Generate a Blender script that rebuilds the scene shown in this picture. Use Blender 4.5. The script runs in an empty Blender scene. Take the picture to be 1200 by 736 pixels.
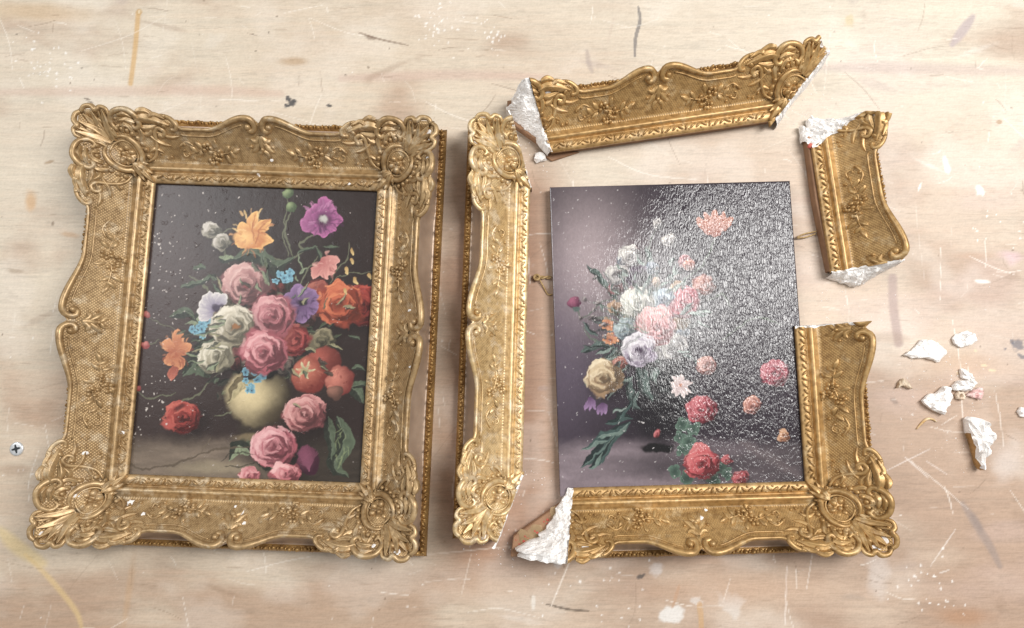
import bpy, bmesh, math, random
import numpy as np
from mathutils import Vector
random.seed(7); rng = np.random.default_rng(11)
S = bpy.context.scene
COL = S.collection
MM = 0.001

# ------------------------------------------------------------------ camera
FPX, TILT, DIST = 880.0, math.radians(6.5), 0.704
cd = bpy.data.cameras.new('camera'); cam = bpy.data.objects.new('camera', cd); COL.objects.link(cam)
cam.location = (0, -DIST*math.sin(TILT), DIST*math.cos(TILT)); cam.rotation_euler = (TILT, 0, 0)
cd.sensor_width = 36; cd.lens = FPX/1200*36; cd.clip_start = 0.01; cd.clip_end = 50
S.camera = cam
S.render.resolution_x, S.render.resolution_y = 1024, 628
# ------------------------------------------------------------------ light
W = bpy.data.worlds.new('World'); S.world = W; W.use_nodes = True
W.node_tree.nodes['Background'].inputs[0].default_value = (1.0, 0.985, 0.96, 1)
W.node_tree.nodes['Background'].inputs[1].default_value = 0.34
def area(name, loc, target, sx, sy, power, col):
    l = bpy.data.lights.new(name, 'AREA'); l.shape = 'RECTANGLE'; l.size = sx; l.size_y = sy; l.energy = power; l.color = col
    o = bpy.data.objects.new(name, l); COL.objects.link(o); o.location = loc
    o.rotation_euler = (Vector(target)-Vector(loc)).to_track_quat('-Z', 'Y').to_euler()
    return o
area('window_light', (0.87, 0.31, 1.50), (0.15, 0.0, 0), 0.46, 0.92, 31, (1.0, 0.985, 0.96))
area('far_window_light', (-1.25, 0.55, 1.6), (-0.2, 0, 0), 0.6, 0.9, 14, (0.97, 0.985, 1.0))
S.view_settings.view_transform = 'Standard'; S.view_settings.look = 'None'
S.view_settings.exposure = 0.0; S.view_settings.gamma = 1.0
S.render.engine = 'CYCLES'

# ------------------------------------------------------------------ helpers
def lin(c):
    c = np.asarray(c, float)/255.0
    return np.where(c <= 0.04045, c/12.92, ((c+0.055)/1.055)**2.4)
def L4(c): return tuple(lin(c))+(1.0,)
def G(px, py, z=0.0):
    """table-plan coordinates in mm of a reference-plan point"""
    c, s = math.cos(TILT), math.sin(TILT)
    d = np.array([(px-600)/FPX, -(py-368)/FPX*c+s, -(py-368)/FPX*s-c])
    C = np.array([0, -DIST*s, DIST*c])*1000
    t = (z-C[2])/d[2]; q = C+t*d
    return q[0], q[1]
def plan(x, y, z=0.0):
    """inverse of G (x, y, z in mm)"""
    c, s = math.cos(TILT), math.sin(TILT)
    qx, qy, qz = x, y+DIST*s*1000, z-DIST*c*1000
    d = qy*s-qz*c
    return 600+FPX*qx/d, 368-FPX*(qy*c+qz*s)/d
_tab = [rng.random((256, 256)) for _ in range(6)]
def vnoise(x, y, seed=0):
    t = _tab[seed % 6]; ox = 37*seed
    x = np.asarray(x, float)+ox; y = np.asarray(y, float)+ox*0.37
    xi = np.floor(x).astype(int); yi = np.floor(y).astype(int); fx = x-xi; fy = y-yi
    fx = fx*fx*(3-2*fx); fy = fy*fy*(3-2*fy)
    a = t[yi % 256, xi % 256]; b = t[yi % 256, (xi+1) % 256]; c = t[(yi+1) % 256, xi % 256]; d = t[(yi+1) % 256, (xi+1) % 256]
    return (a*(1-fx)+b*fx)*(1-fy)+(c*(1-fx)+d*fx)*fy
def fbm(x, y, o=4, seed=0):
    r = 0; a = 0.5; n = 0
    for i in range(o):
        r = r+a*vnoise(np.asarray(x)*2**i, np.asarray(y)*2**i, seed+i); n += a; a *= 0.5
    return r/n
def sstep(e0, e1, x):
    t = np.clip((np.asarray(x, float)-e0)/(e1-e0), 0, 1); return t*t*(3-2*t)
def crom(pts, n):
    P = np.array(pts, float); P = np.vstack([2*P[0]-P[1], P, 2*P[-1]-P[-2]])
    out = []; m = len(P)-3
    for t in np.linspace(0, m-1e-6, n):
        i = int(t); f = t-i; p0, p1, p2, p3 = P[i:i+4]
        out.append(0.5*((2*p1)+(p2-p0)*f+(2*p0-5*p1+4*p2-p3)*f*f+(3*p1-p0-3*p2+p3)*f**3))
    return np.array(out)

def tag(o, label=None, cat=None, group=None, kind=None):
    if label: o['label'] = label
    if cat: o['category'] = cat
    if group: o['group'] = group
    if kind: o['kind'] = kind
    return o
def empty(name, loc, rz=0.0):
    o = bpy.data.objects.new(name, None); o.empty_display_size = 0.02; COL.objects.link(o)
    o.location = loc; o.rotation_euler = (0, 0, rz); return o
def mesh_obj(name, V, F, mats, parent=None, mi=None, smooth=True):
    """V in mm"""
    me = bpy.data.meshes.new(name)
    me.from_pydata((np.asarray(V)*MM).tolist(), [], [list(map(int, f)) for f in F])
    for m in (mats if isinstance(mats, (list, tuple)) else [mats]): me.materials.append(m)
    if mi is not None: me.polygons.foreach_set('material_index', np.asarray(mi, np.int32))
    if smooth: me.polygons.foreach_set('use_smooth', np.ones(len(me.polygons), bool))
    me.update()
    o = bpy.data.objects.new(name, me); COL.objects.link(o)
    if parent: o.parent = parent
    return o
def grid_faces(nr, nc, closed=False, off=0):
    F = []
    for i in range(nr-1):
        for j in range(nc if closed else nc-1):
            k = (j+1) % nc
            F.append((off+i*nc+j, off+i*nc+k, off+(i+1)*nc+k, off+(i+1)*nc+j))
    return F
def fast_grid(name, X, Y, Z, colors, mat, parent=None):
    """X, Y, Z 2-D arrays in mm, colours as a point attribute"""
    ny, nx = X.shape
    co = np.stack([X, Y, Z], -1).reshape(-1, 3)*MM
    idx = np.arange(ny*nx).reshape(ny, nx)
    q = np.stack([idx[:-1, :-1], idx[:-1, 1:], idx[1:, 1:], idx[1:, :-1]], -1).reshape(-1, 4)
    me = bpy.data.meshes.new(name)
    me.vertices.add(len(co)); me.vertices.foreach_set('co', co.astype(np.float32).ravel())
    me.loops.add(q.size); me.loops.foreach_set('vertex_index', q.astype(np.int32).ravel())
    me.polygons.add(len(q)); me.polygons.foreach_set('loop_start', np.arange(0, q.size, 4, dtype=np.int32))
    me.polygons.foreach_set('loop_total', np.full(len(q), 4, np.int32))
    me.update(calc_edges=True)
    at = me.color_attributes.new('pigment', 'FLOAT_COLOR', 'POINT')
    rgba = np.concatenate([colors.reshape(-1, 3), np.ones((ny*nx, 1))], 1).astype(np.float32)
    at.data.foreach_set('color', rgba.ravel())
    me.materials.append(mat)
    me.polygons.foreach_set('use_smooth', np.ones(len(q), bool))
    o = bpy.data.objects.new(name, me); COL.objects.link(o)
    if parent: o.parent = parent
    return o

# ------------------------------------------------------------------ materials
class NT:
    def __init__(s, name):
        s.m = bpy.data.materials.new(name); s.m.use_nodes = True; s.t = s.m.node_tree
        s.b = s.t.nodes['Principled BSDF']
    def n(s, typ, **kw):
        k = s.t.nodes.new(typ)
        for a, v in kw.items(): setattr(k, a, v)
        return k
    def l(s, a, b): s.t.links.new(a, b)
    def math(s, op, a, b=None):
        k = s.n('ShaderNodeMath', operation=op)
        for i, v in enumerate((a, b)):
            if v is None: continue
            if isinstance(v, (int, float)): k.inputs[i].default_value = v
            else: s.l(v, k.inputs[i])
        return k.outputs[0]
    def noise(s, scale, detail=3, vec=None, rough=0.55):
        k = s.n('ShaderNodeTexNoise'); k.inputs['Scale'].default_value = scale; k.inputs['Detail'].default_value = detail
        k.inputs['Roughness'].default_value = rough
        if vec is not None: s.l(vec, k.inputs['Vector'])
        return k.outputs['Fac']
    def ramp(s, fac, stops):
        k = s.n('ShaderNodeValToRGB'); e = k.color_ramp.elements
        while len(e) < len(stops): e.new(0.5)
        for i, (p, c) in enumerate(stops): e[i].position = p; e[i].color = c
        s.l(fac, k.inputs[0]); return k.outputs[0]
    def mix(s, f, a, b):
        k = s.n('ShaderNodeMix', data_type='RGBA')
        for i, v in ((0, f), (6, a), (7, b)):
            if isinstance(v, (int, float, tuple)): k.inputs[i].default_value = v
            else: s.l(v, k.inputs[i])
        return k.outputs[2]
    def bump(s, h, strength, dist, normal=None):
        k = s.n('ShaderNodeBump'); k.inputs['Strength'].default_value = strength; k.inputs['Distance'].default_value = dist
        s.l(h, k.inputs['Height'])
        if normal is not None: s.l(normal, k.inputs['Normal'])
        return k.outputs[0]
def obj_coord(nt): return nt.n('ShaderNodeTexCoord').outputs['Object']

def gold(name, ca, cb, cw, hatch=False, metal=0.72, rough=0.36, wear=0.62):
    t = NT(name); v = obj_coord(t)
    n1 = t.noise(28, 5, v); n2 = t.noise(210, 4, v); n3 = t.noise(75, 5, v, 0.65)
    col = t.ramp(n1, [(0.35, L4(ca)), (0.65, L4(cb))])
    wmask = t.ramp(n3, [(wear, (0, 0, 0, 1)), (wear+0.1, (1, 1, 1, 1))])
    wm = t.math('MULTIPLY', wmask, 0.34)
    col = t.mix(wm, col, L4(cw))
    dk = t.ramp(n2, [(0.32, (0.42, 0.35, 0.28, 1)), (0.56, (1, 1, 1, 1))])
    k = t.n('ShaderNodeMix', data_type='RGBA', blend_type='MULTIPLY'); k.inputs[0].default_value = 0.65
    t.l(col, k.inputs[6]); t.l(dk, k.inputs[7])
    t.l(k.outputs[2], t.b.inputs['Base Color'])
    t.b.inputs['Metallic'].default_value = metal
    t.b.inputs['Coat Weight'].default_value = 0.25; t.b.inputs['Coat Roughness'].default_value = 0.3
    r = t.math('MULTIPLY_ADD', n3, 0.3); r.node.inputs[2].default_value = rough-0.12; t.l(r, t.b.inputs['Roughness'])
    nrm = t.bump(n2, 0.35, 0.0006)
    if hatch:
        sp = t.n('ShaderNodeSeparateXYZ'); t.l(v, sp.inputs[0])
        K = math.pi/0.0022
        def wave(sg):
            u = t.math('MULTIPLY_ADD', sp.outputs[1], 0.85*sg); t.l(sp.outputs[0], u.node.inputs[2])
            return t.math('ABSOLUTE', t.math('SINE', t.math('MULTIPLY', u, K)))
        h = t.math('MINIMUM', wave(1), wave(-1))
        h = t.math('POWER', h, 0.6)
        nrm = t.bump(h, 0.6, 0.00055, nrm)
    t.l(nrm, t.b.inputs['Normal'])
    return t.m
GOLDS = {}
def gold_set(key, ca, cb, cw, metal, rough, wear):
    GOLDS[key] = dict(plain=gold('gilding_'+key, ca, cb, cw, False, metal, rough, wear),
                      panel=gold('gilded_lattice_'+key, ca, cb, cw, True, metal, rough, wear))
gold_set('antique', (170, 140, 98), (198, 168, 124), (240, 228, 202), 0.5, 0.43, 0.54)
gold_set('pale',    (208, 176, 124), (226, 198, 150), (250, 240, 220), 0.48, 0.40, 0.50)
gold_set('yellow',  (174, 138, 86), (200, 164, 110), (238, 218, 178), 0.5, 0.43, 0.55)

def simple(name, c1, c2, scale, rough=0.6, bump=0.0, bscale=200, metal=0.0, bd=0.0005):
    t = NT(name); v = obj_coord(t)
    t.l(t.ramp(t.noise(scale, 5, v), [(0.35, L4(c1)), (0.65, L4(c2))]), t.b.inputs['Base Color'])
    t.b.inputs['Roughness'].default_value = rough; t.b.inputs['Metallic'].default_value = metal
    if bump: t.l(t.bump(t.noise(bscale, 5, v, 0.65), bump, bd), t.b.inputs['Normal'])
    return t.m
M_OUT = simple('worn_bronze_cove', (162, 140, 122), (190, 168, 148), 30, 0.42, 0.2, 160, 0.35)
M_BACK = simple('dark_gilt_back_edge', (140, 106, 62), (182, 146, 92), 60, 0.42, 0.3, 250, 0.55)
M_WOOD = simple('brown_softwood', (130, 96, 70), (160, 122, 92), 60, 0.65, 0.3, 200)
M_BOARD = simple('dark_board_edge', (58, 40, 36), (88, 62, 52), 60, 0.6, 0.3, 200)
def plaster():
    t = NT('white_plaster'); v = obj_coord(t)
    n = t.noise(330, 4, v, 0.7); n2 = t.noise(60, 4, v)
    c = t.ramp(n, [(0.33, L4((206, 202, 200))), (0.46, L4((250, 248, 246)))])
    c = t.mix(t.math('MULTIPLY', n2, 0.15), c, L4((238, 222, 205)))
    t.l(c, t.b.inputs['Base Color']); t.b.inputs['Roughness'].default_value = 0.9
    t.l(t.bump(n, 0.8, 0.0012, t.bump(n2, 0.6, 0.003)), t.b.inputs['Normal'])
    return t.m
M_PLASTER = plaster()
M_RED = simple('red_bole', (164, 60, 52), (192, 104, 88), 200, 0.7, 0.4, 400)
M_OLIVE = simple('olive_glue_residue', (140, 116, 82), (160, 132, 98), 150, 0.6, 0.4, 300)
M_STRING = simple('straw_string', (148, 118, 76), (188, 160, 112), 500, 0.8, 0.6, 900)
M_STEEL = simple('zinc_screw', (205, 208, 210), (232, 234, 236), 300, 0.32, 0.2, 700, 0.55)
M_SLOT_SHADE = simple('screw_recess_shade', (40, 44, 46), (62, 66, 70), 300, 0.5, 0.0, 700, 0.5)
def pigment_mat(name, kind):
    t = NT(name); v = obj_coord(t)
    a = t.n('ShaderNodeVertexColor', layer_name='pigment')
    t.l(a.outputs[0], t.b.inputs['Base Color'])
    if kind == 'table':
        mp = t.n('ShaderNodeMapping'); mp.inputs['Scale'].default_value = (1, 9, 1); t.l(v, mp.inputs[0])
        g = t.noise(95, 6, mp.outputs[0], 0.7)
        mq = t.n('ShaderNodeMapping'); mq.inputs['Scale'].default_value = (1, 22, 1); mq.inputs['Rotation'].default_value = (0, 0, 0.02); t.l(v, mq.inputs[0])
        pores = t.noise(60, 3, mq.outputs[0], 0.7)
        g = t.math('MINIMUM', g, t.math('ADD', pores, 0.06))
        f = t.ramp(g, [(0.3, (0.74, 0.70, 0.65, 1)), (0.52, (1, 1, 1, 1))])
        k = t.n('ShaderNodeMix', data_type='RGBA', blend_type='MULTIPLY'); k.inputs[0].default_value = 0.55
        t.l(a.outputs[0], k.inputs[6]); t.l(f, k.inputs[7]); t.l(k.outputs[2], t.b.inputs['Base Color'])
        t.b.inputs['Roughness'].default_value = 0.5
        t.l(t.bump(g, 0.25, 0.0006), t.b.inputs['Normal'])
    else:
        mp = t.n('ShaderNodeMapping'); t.l(v, mp.inputs[0])
        wob = t.n('ShaderNodeTexNoise'); wob.inputs['Scale'].default_value = 120; t.l(v, wob.inputs['Vector'])
        ad = t.n('ShaderNodeVectorMath', operation='MULTIPLY_ADD'); t.l(wob.outputs['Color'], ad.inputs[0])
        if kind == 'crackled':
            ad.inputs[1].default_value = (0.006, 0.006, 0); mp.inputs['Scale'].default_value = (1.9, 0.65, 1)
        else:
            ad.inputs[1].default_value = (0.004, 0.004, 0); mp.inputs['Scale'].default_value = (1, 1, 1)
        t.l(mp.outputs[0], ad.inputs[2])
        vo = t.n('ShaderNodeTexVoronoi', feature='DISTANCE_TO_EDGE'); t.l(ad.outputs[0], vo.inputs['Vector'])
        n = t.noise(250 if kind == 'crackled' else 300, 3 if kind == 'crackled' else 4, ad.outputs[0], 0.66 if kind == 'crackled' else 0.6)
        if kind == 'crackled':
            vo.inputs['Scale'].default_value = 290
            h = t.math('MINIMUM', t.math('MULTIPLY', vo.outputs['Distance'], 1.6), 0.3)
            h = t.math('ADD', h, t.math('MULTIPLY', n, 1.5))
            sp = t.n('ShaderNodeSeparateXYZ'); t.l(v, sp.inputs[0])
            am = t.math('ADD', t.math('MULTIPLY', sp.outputs[0], 9.0), t.math('MULTIPLY', t.noise(16, 3, v), 0.9))
            am = t.math('MINIMUM', t.math('MAXIMUM', t.math('ADD', am, 0.1), 0.16), 1.0)
            t.l(t.bump(t.math('MULTIPLY', h, am), 0.62, 0.00052), t.b.inputs['Normal'])
            t.b.inputs['Roughness'].default_value = 0.11
        else:
            vo.inputs['Scale'].default_value = 110
            big = t.noise(14, 3, v)
            msk = t.ramp(t.noise(150, 3, v, 0.7), [(0.62, (0, 0, 0, 1)), (0.7, (1, 1, 1, 1))])
            h = t.math('MULTIPLY', msk, 0.3)
            h = t.math('ADD', h, t.math('MULTIPLY', n, 0.35))
            t.l(t.bump(h, 0.4, 0.0008), t.b.inputs['Normal'])
            t.b.inputs['Roughness'].default_value = 0.3; t.b.inputs['Specular IOR Level'].default_value = 0.36
    return t.m
M_TABLE = pigment_mat('stained_plywood', 'table')
M_PAINT1 = pigment_mat('varnished_oil_paint', 'smooth')
M_PAINT2 = pigment_mat('crackled_glossy_oil_paint', 'crackled')

# ------------------------------------------------------------------ pigment painter (own colours of the things, plus painted glints and glare)
class Canvas:
    k = 1.0
    def __init__(s, X, Y, col): s.X, s.Y, s.C = X, Y, col
    def win(s, x0, y0, x1, y1):
        m = (s.X >= x0) & (s.X <= x1) & (s.Y >= y0) & (s.Y <= y1)
        return np.nonzero(m) if m.any() else None
    def put(s, w, a, c):
        a = np.clip(a, 0, 1)[:, None]
        s.C[w] = s.C[w]*(1-a)+np.broadcast_to(c, s.C[w].shape)*a
    def blob(s, x, y, rx, ry, c, ang=0, soft=0.25, alpha=1.0, rough=0.0, seed=0):
        r = max(rx, ry)*(1.3+soft+rough); w = s.win(x-r, y-r, x+r, y+r)
        if w is None: return
        dx, dy = s.X[w]-x, s.Y[w]-y; ca, sa = math.cos(ang), math.sin(ang)
        u, v = (dx*ca+dy*sa)/rx, (-dx*sa+dy*ca)/ry
        d = np.hypot(u, v)
        if rough: d = d*(1+rough*2*(fbm(s.X[w]/max(2.0, r/4), s.Y[w]/max(2.0, r/4), 3, seed)-0.5))
        s.put(w, alpha*(1-sstep(1-soft, 1+soft*0.3, d)), lin(c))
    def ball(s, x, y, rx, ry, cd, cl, lx=-0.35, ly=-0.4, soft=0.08, alpha=1.0):
        r = max(rx, ry)*1.2; w = s.win(x-r, y-r, x+r, y+r)
        if w is None: return
        u, v = (s.X[w]-x)/rx, (s.Y[w]-y)/ry; d = np.hypot(u, v)
        t = (1-sstep(0.0, 1.35, np.hypot(u-lx, v-ly)))[:, None]
        s.put(w, alpha*(1-sstep(1-soft, 1+soft, d)), lin(cd)*(1-t)+lin(cl)*t)
    def petal(s, x, y, ang, ln, wd, cb, ct, edge=0.35, alpha=1.0, pw=0.8, seed=0):
        r = max(ln, wd)*1.25; w = s.win(x-r, y-r, x+r, y+r)
        if w is None: return
        dx, dy = s.X[w]-x, s.Y[w]-y; ca, sa = math.cos(ang), math.sin(ang)
        t = (dx*ca+dy*sa)/ln; c = -dx*sa+dy*ca
        tt = np.clip(t, 0.0, 1.0)
        hw = 0.5*wd*np.sin(math.pi*np.clip(tt, 0.001, 0.999)**pw)**0.55*(1+0.16*(vnoise(tt*4+seed, c*0+seed, seed)-0.5))
        ins = np.minimum(np.minimum(t, 1-t)*ln, hw-np.abs(c))
        a = alpha*sstep(-0.45, 0.55, ins)
        k = (0.1+0.9*tt**1.1)*(0.8+0.4*vnoise(c*1.4+seed*7, tt*2.5, seed+1))
        rim = np.exp(-(np.clip(ins, 0, None)/(0.08*wd+0.7))**2)
        k = np.clip(k+edge*rim*tt, 0, 1.25)[:, None]
        s.put(w, a, np.clip(lin(cb)*(1-k)+lin(ct)*k, 0, 1))
    def line(s, pts, wd, c, alpha=1.0, n=24, taper=True, soft=0.5):
        P = crom(pts, n) if len(pts) > 2 else np.array([np.array(pts[0], float)*(1-t)+np.array(pts[-1], float)*t for t in np.linspace(0, 1, n)])
        x0, y0 = P.min(0)-wd*2-2; x1, y1 = P.max(0)+wd*2+2
        w = s.win(x0, y0, x1, y1)
        if w is None: return
        px, py = s.X[w], s.Y[w]; best = np.full(px.shape, 1e9); bt = np.zeros(px.shape)
        for i in range(len(P)-1):
            a, b = P[i], P[i+1]; d = b-a; L = max(d@d, 1e-9)
            t = np.clip(((px-a[0])*d[0]+(py-a[1])*d[1])/L, 0, 1)
            q = np.hypot(px-a[0]-t*d[0], py-a[1]-t*d[1]); m = q < best
            best = np.where(m, q, best); bt = np.where(m, (i+t)/(len(P)-1), bt)
        ww = wd*(0.35+0.65*np.sin(math.pi*np.clip(bt, 0.02, 0.98))**0.6) if taper else wd
        s.put(w, alpha*(1-sstep(ww*0.5-soft*0.5, ww*0.5+soft, best)), lin(c))
    def leaf(s, pts, wd, cd, cl, vein=True, alpha=1.0):
        P = crom(pts, 14); n = len(P)
        for sg, c in ((1, cd), (-1, cl)):
            x0, y0 = P.min(0)-wd; x1, y1 = P.max(0)+wd; w = s.win(x0, y0, x1, y1)
            if w is None: return
            px, py = s.X[w], s.Y[w]; best = np.full(px.shape, 1e9); bt = np.zeros(px.shape); sd = np.zeros(px.shape)
            for i in range(n-1):
                a, b = P[i], P[i+1]; d = b-a; L = max(d@d, 1e-9)
                t = np.clip(((px-a[0])*d[0]+(py-a[1])*d[1])/L, 0, 1)
                ex, ey = px-a[0]-t*d[0], py-a[1]-t*d[1]; q = np.hypot(ex, ey); m = q < best
                best = np.where(m, q, best); bt = np.where(m, (i+t)/(n-1), bt); sd = np.where(m, np.sign(d[0]*ey-d[1]*ex), sd)
            hw = 0.5*wd*np.sin(math.pi*np.clip(bt, 0.01, 0.99)**0.75)**0.8*(1+0.25*(vnoise(bt*9, sd*3, 2)-0.5))
            sh = (0.75+0.5*vnoise(bt*14, best*0.7, 4))[:, None]
            s.put(w, alpha*(1-sstep(hw-0.6, hw+0.4, best))*(sd*sg >= 0), np.clip(lin(c)*sh, 0, 1))
        if vein: s.line(pts, max(0.7, wd*0.06), tuple(min(255, k+22) for k in cl), 0.7)
    def rose(s, x, y, r, dark, mid, light, rings=4, n0=8, seed=1, squash=0.92):
        R = random.Random(seed*13+int(x*3+y)); r *= s.k
        D = tuple(c*0.55 for c in dark)
        s.blob(x+r*.22, y+r*.28, r*1.22, r*1.12, (26, 20, 21), 0, .7, .65)
        s.blob(x, y, r*0.98, r*squash*0.98, dark, 0, 0.2, 1, 0.3, seed)
        mixc = lambda a, b, t: tuple(a[j]*(1-t)+b[j]*t for j in range(3))
        def tone(dx, dy, e):
            l = 0.42-0.42*dx/r-0.5*dy/r+e
            return mixc(D, dark, max(0, l*2.4)) if l < .25 else (mixc(dark, mid, (l-.25)/.33) if l < .58 else mixc(mid, light, min(1, (l-.58)/.4)))
        for k in range(rings):
            f = 1-0.86*k/rings; n = max(3, int(n0-1.3*k)); a0 = R.random()*6.28
            for i in range(n):
                a = a0+i*6.283/n+R.uniform(-.5, .5); rr = r*f*R.uniform(.8, 1.12)
                dx, dy = math.cos(a)*rr*.55, math.sin(a)*rr*.55
                s.petal(x+dx*.35, y+dy*.35*squash, a+R.uniform(-.3, .3), rr*R.uniform(.62, .84), rr*R.uniform(.75, 1.15), tone(dx, dy, -.34), tone(dx, dy, R.uniform(-.08, .2)), 0.3, 0.92, R.uniform(.9, 1.4), i+k*3+seed)
        for i in range(int(5+r*2.6)):
            q = r*math.sqrt(R.random())*0.95; a = R.random()*6.28; ln = R.uniform(.12, .34)*r/max(q, r*.3)
            e = 0.34*math.sin(q/r*rings*5.2+1.1*math.sin(a*2+seed))+R.uniform(-.12, .12)
            P = [(x+q*(1+.08*m*m)*math.cos(a+ln*m), y+q*(1+.08*m*m)*math.sin(a+ln*m)*squash) for m in (-1, 0, 1)]
            s.line(P, R.uniform(.9, 1.0+r*.09), tone(q*math.cos(a), q*math.sin(a), e), R.uniform(.45, .85), 7, soft=.7)
        s.blob(x+R.uniform(-.1, .1)*r, y, r*0.13, r*0.1, D, 0, 0.6, 0.75, .3)
    def dabs(s, x, y, r, dark, light, n, seed=0, radial=True):
        R = random.Random(seed+int(x))
        for i in range(n):
            q = r*math.sqrt(R.uniform(.06, 1)); a = R.random()*6.28; l = R.uniform(.15, .4)*r; b = a+R.uniform(-.3, .3) if radial else R.uniform(0, 6.28)
            t = min(1, max(0, .5-.35*math.cos(a)*q/r-.45*math.sin(a)*q/r+R.uniform(-.4, .4))); c = tuple(dark[j]*(1-t)+light[j]*t for j in range(3))
            x0, y0 = x+q*math.cos(a), y+q*math.sin(a)
            s.line([(x0-l*.5*math.cos(b), y0-l*.5*math.sin(b)), (x0+l*.2*math.sin(b)*.5, y0-l*.1), (x0+l*.5*math.cos(b), y0+l*.5*math.sin(b))], R.uniform(.9, 2.2), c, R.uniform(.35, .75), 6, soft=.8)
    def daisy(s, x, y, r, n, cb, ct, cc=None, wd=0.8, seed=0, squash=0.9):
        R = random.Random(seed+int(x+y)); a0 = R.random()*6
        for i in range(n):
            a = a0+i*6.283/n+R.uniform(-.15, .15)
            s.petal(x, y, a, r*R.uniform(.85, 1.05), r*wd, cb, ct, 0.4, 1, 1.2, i+seed)
        if cc: s.blob(x, y, r*0.22, r*0.2, cc, 0, 0.4, 1, 0.2)

def paint_one(X, Y):
    X, Y = X+7*(fbm(X/9, Y/9, 4, 2)-0.5), Y+7*(fbm(X/9+40, Y/9, 4, 3)-0.5)
    C = np.empty(X.shape+(3,)); n = fbm(X/30, Y/30, 4, 1)[..., None]
    base = lin((54, 42, 40))*(0.75+0.45*n)
    base = base*(1-sstep(-40, 250, X-140)[..., None]*0.12)
    glow = np.exp(-(((X-185)/75)**2+((Y-330)/160)**2))[..., None]  # lighter left background: varnish glare put into the colour
    base = base+lin((92, 78, 78))*0.35*glow
    tbl = sstep(505, 532, Y+8*(fbm(X/20, Y/9, 3, 2)-0.5))[..., None]
    tc = lin((126, 112, 98))*(0.7+0.6*fbm(X/26, Y/5, 4, 3)[..., None])
    right = (1-sstep(285, 340, X))[..., None]
    tc = tc*(0.22+0.78*right)
    C[:] = base*(1-tbl)+tc*tbl
    k = Canvas(X, Y, C)
    k.k = 1.08
    k.blob(250, 548, 60, 10, (170, 158, 128), 0, 0.9, 0.5)
    k.blob(320, 530, 60, 22, (38, 32, 34), 0, 0.8, 0.8)
    G1, G2, G3 = (48, 54, 46), (86, 100, 80), (132, 146, 116)
    for pts, w in (([(246, 350), (262, 375), (280, 395)], 1.6), ([(338, 230), (334, 260), (340, 292), (342, 300)], 1.6), ([(341, 248), (333, 275), (338, 300)], 1.6),
                   ([(377, 270), (352, 285), (356, 296), (330, 305), (310, 300)], 2.2), ([(372, 300), (352, 330), (345, 350)], 2), ([(410, 285), (408, 300), (395, 318), (386, 330)], 1.2),
                   ([(434, 318), (410, 320), (392, 328)], 1), ([(272, 268), (258, 275), (268, 310)], 1.8), ([(222, 325), (238, 332), (246, 350)], 2), ([(172, 372), (190, 380), (206, 385)], 1),
                   ([(160, 458), (175, 466), (196, 463), (206, 460)], 1.4), ([(170, 405), (180, 400), (186, 396)], 1.2), ([(256, 437), (232, 462), (212, 470), (208, 478)], 2), ([(278, 468), (270, 482), (252, 486)], 1.6)):
        k.line(pts, w, (112, 116, 92), 0.85)
    for pts, w in (([(212, 337), (236, 330), (250, 322)], 7), ([(228, 316), (236, 312), (243, 314)], 8), ([(258, 300), (266, 304), (278, 301)], 10), ([(275, 302), (300, 298), (320, 314), (345, 300)], 22), ([(350, 298), (362, 292), (372, 290)], 5),
                   ([(246, 440), (228, 428), (214, 438)], 20), ([(262, 420), (240, 418), (214, 442)], 22), ([(200, 372), (218, 366), (230, 378)], 12), ([(380, 290), (390, 288), (398, 288)], 5), ([(395, 490), (404, 515), (392, 545), (408, 560)], 22), ([(384, 488), (386, 510), (390, 540)], 12),
                   ([(408, 452), (420, 462), (428, 474)], 14), ([(412, 455), (424, 450), (430, 452)], 9), ([(345, 430), (330, 440), (322, 452)], 16), ([(412, 432), (422, 430), (430, 434)], 6), ([(296, 505), (286, 520), (270, 528)], 14), ([(296, 530), (278, 524), (268, 540)], 16),
                   ([(300, 535), (312, 545), (322, 552)], 12), ([(370, 290), (377, 304), (372, 316)], 5), ([(285, 360), (262, 345), (248, 330)], 6), ([(330, 345), (322, 340), (318, 330)], 10), ([(300, 340), (292, 352), (285, 365)], 8), ([(242, 360), (232, 372), (226, 385)], 9)):
        k.leaf(pts, w, G1, G2 if random.random() < 0.6 else G3)
    k.leaf([(302, 448), (284, 452), (268, 474)], 22, (120, 108, 78), (176, 164, 122))
    # flowers, back to front
    R = random.Random(3)
    for i in range(70):
        a, q = R.uniform(0, 6.28), R.uniform(.3, 1); x, y = 310+85*q*math.cos(a), 395+75*q*math.sin(a); b = a+R.uniform(-.8, .8); l = R.uniform(10, 22)
        k.leaf([(x, y), (x+l*.5*math.cos(b)+R.uniform(-3, 3), y+l*.5*math.sin(b)), (x+l*math.cos(b), y+l*math.sin(b))], R.uniform(5, 10), (34, 40, 34), R.choice([(60, 72, 56), (84, 96, 72), (50, 52, 44)]), alpha=.8)
    for i in range(40):
        a, q = R.uniform(0, 6.28), math.sqrt(R.random()); x, y = 312+80*q*math.cos(a), 385+62*q*math.sin(a); c_ = R.choice([(150, 70, 66), (176, 150, 140), (92, 74, 104), (120, 110, 86), (168, 104, 96)])
        k.rose(x, y, R.uniform(5, 11), tuple(v*.5 for v in c_), tuple(v*.8 for v in c_), c_, 2, 5, i)
    # vase
    k.blob(303, 500, 26, 22, (58, 50, 42), 0, 0.4, 1); k.ball(303, 463, 38, 37, (48, 38, 28), (226, 208, 158), -0.3, -0.05, 0.1); k.blob(318, 486, 26, 16, (60, 48, 36), -.4, .9, .6)
    k.blob(300, 512, 30, 6, (150, 132, 98), 0, 0.6, 0.6)
    k.leaf([(300, 444), (282, 450), (266, 472)], 16, (110, 98, 70), (176, 164, 122))
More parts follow.
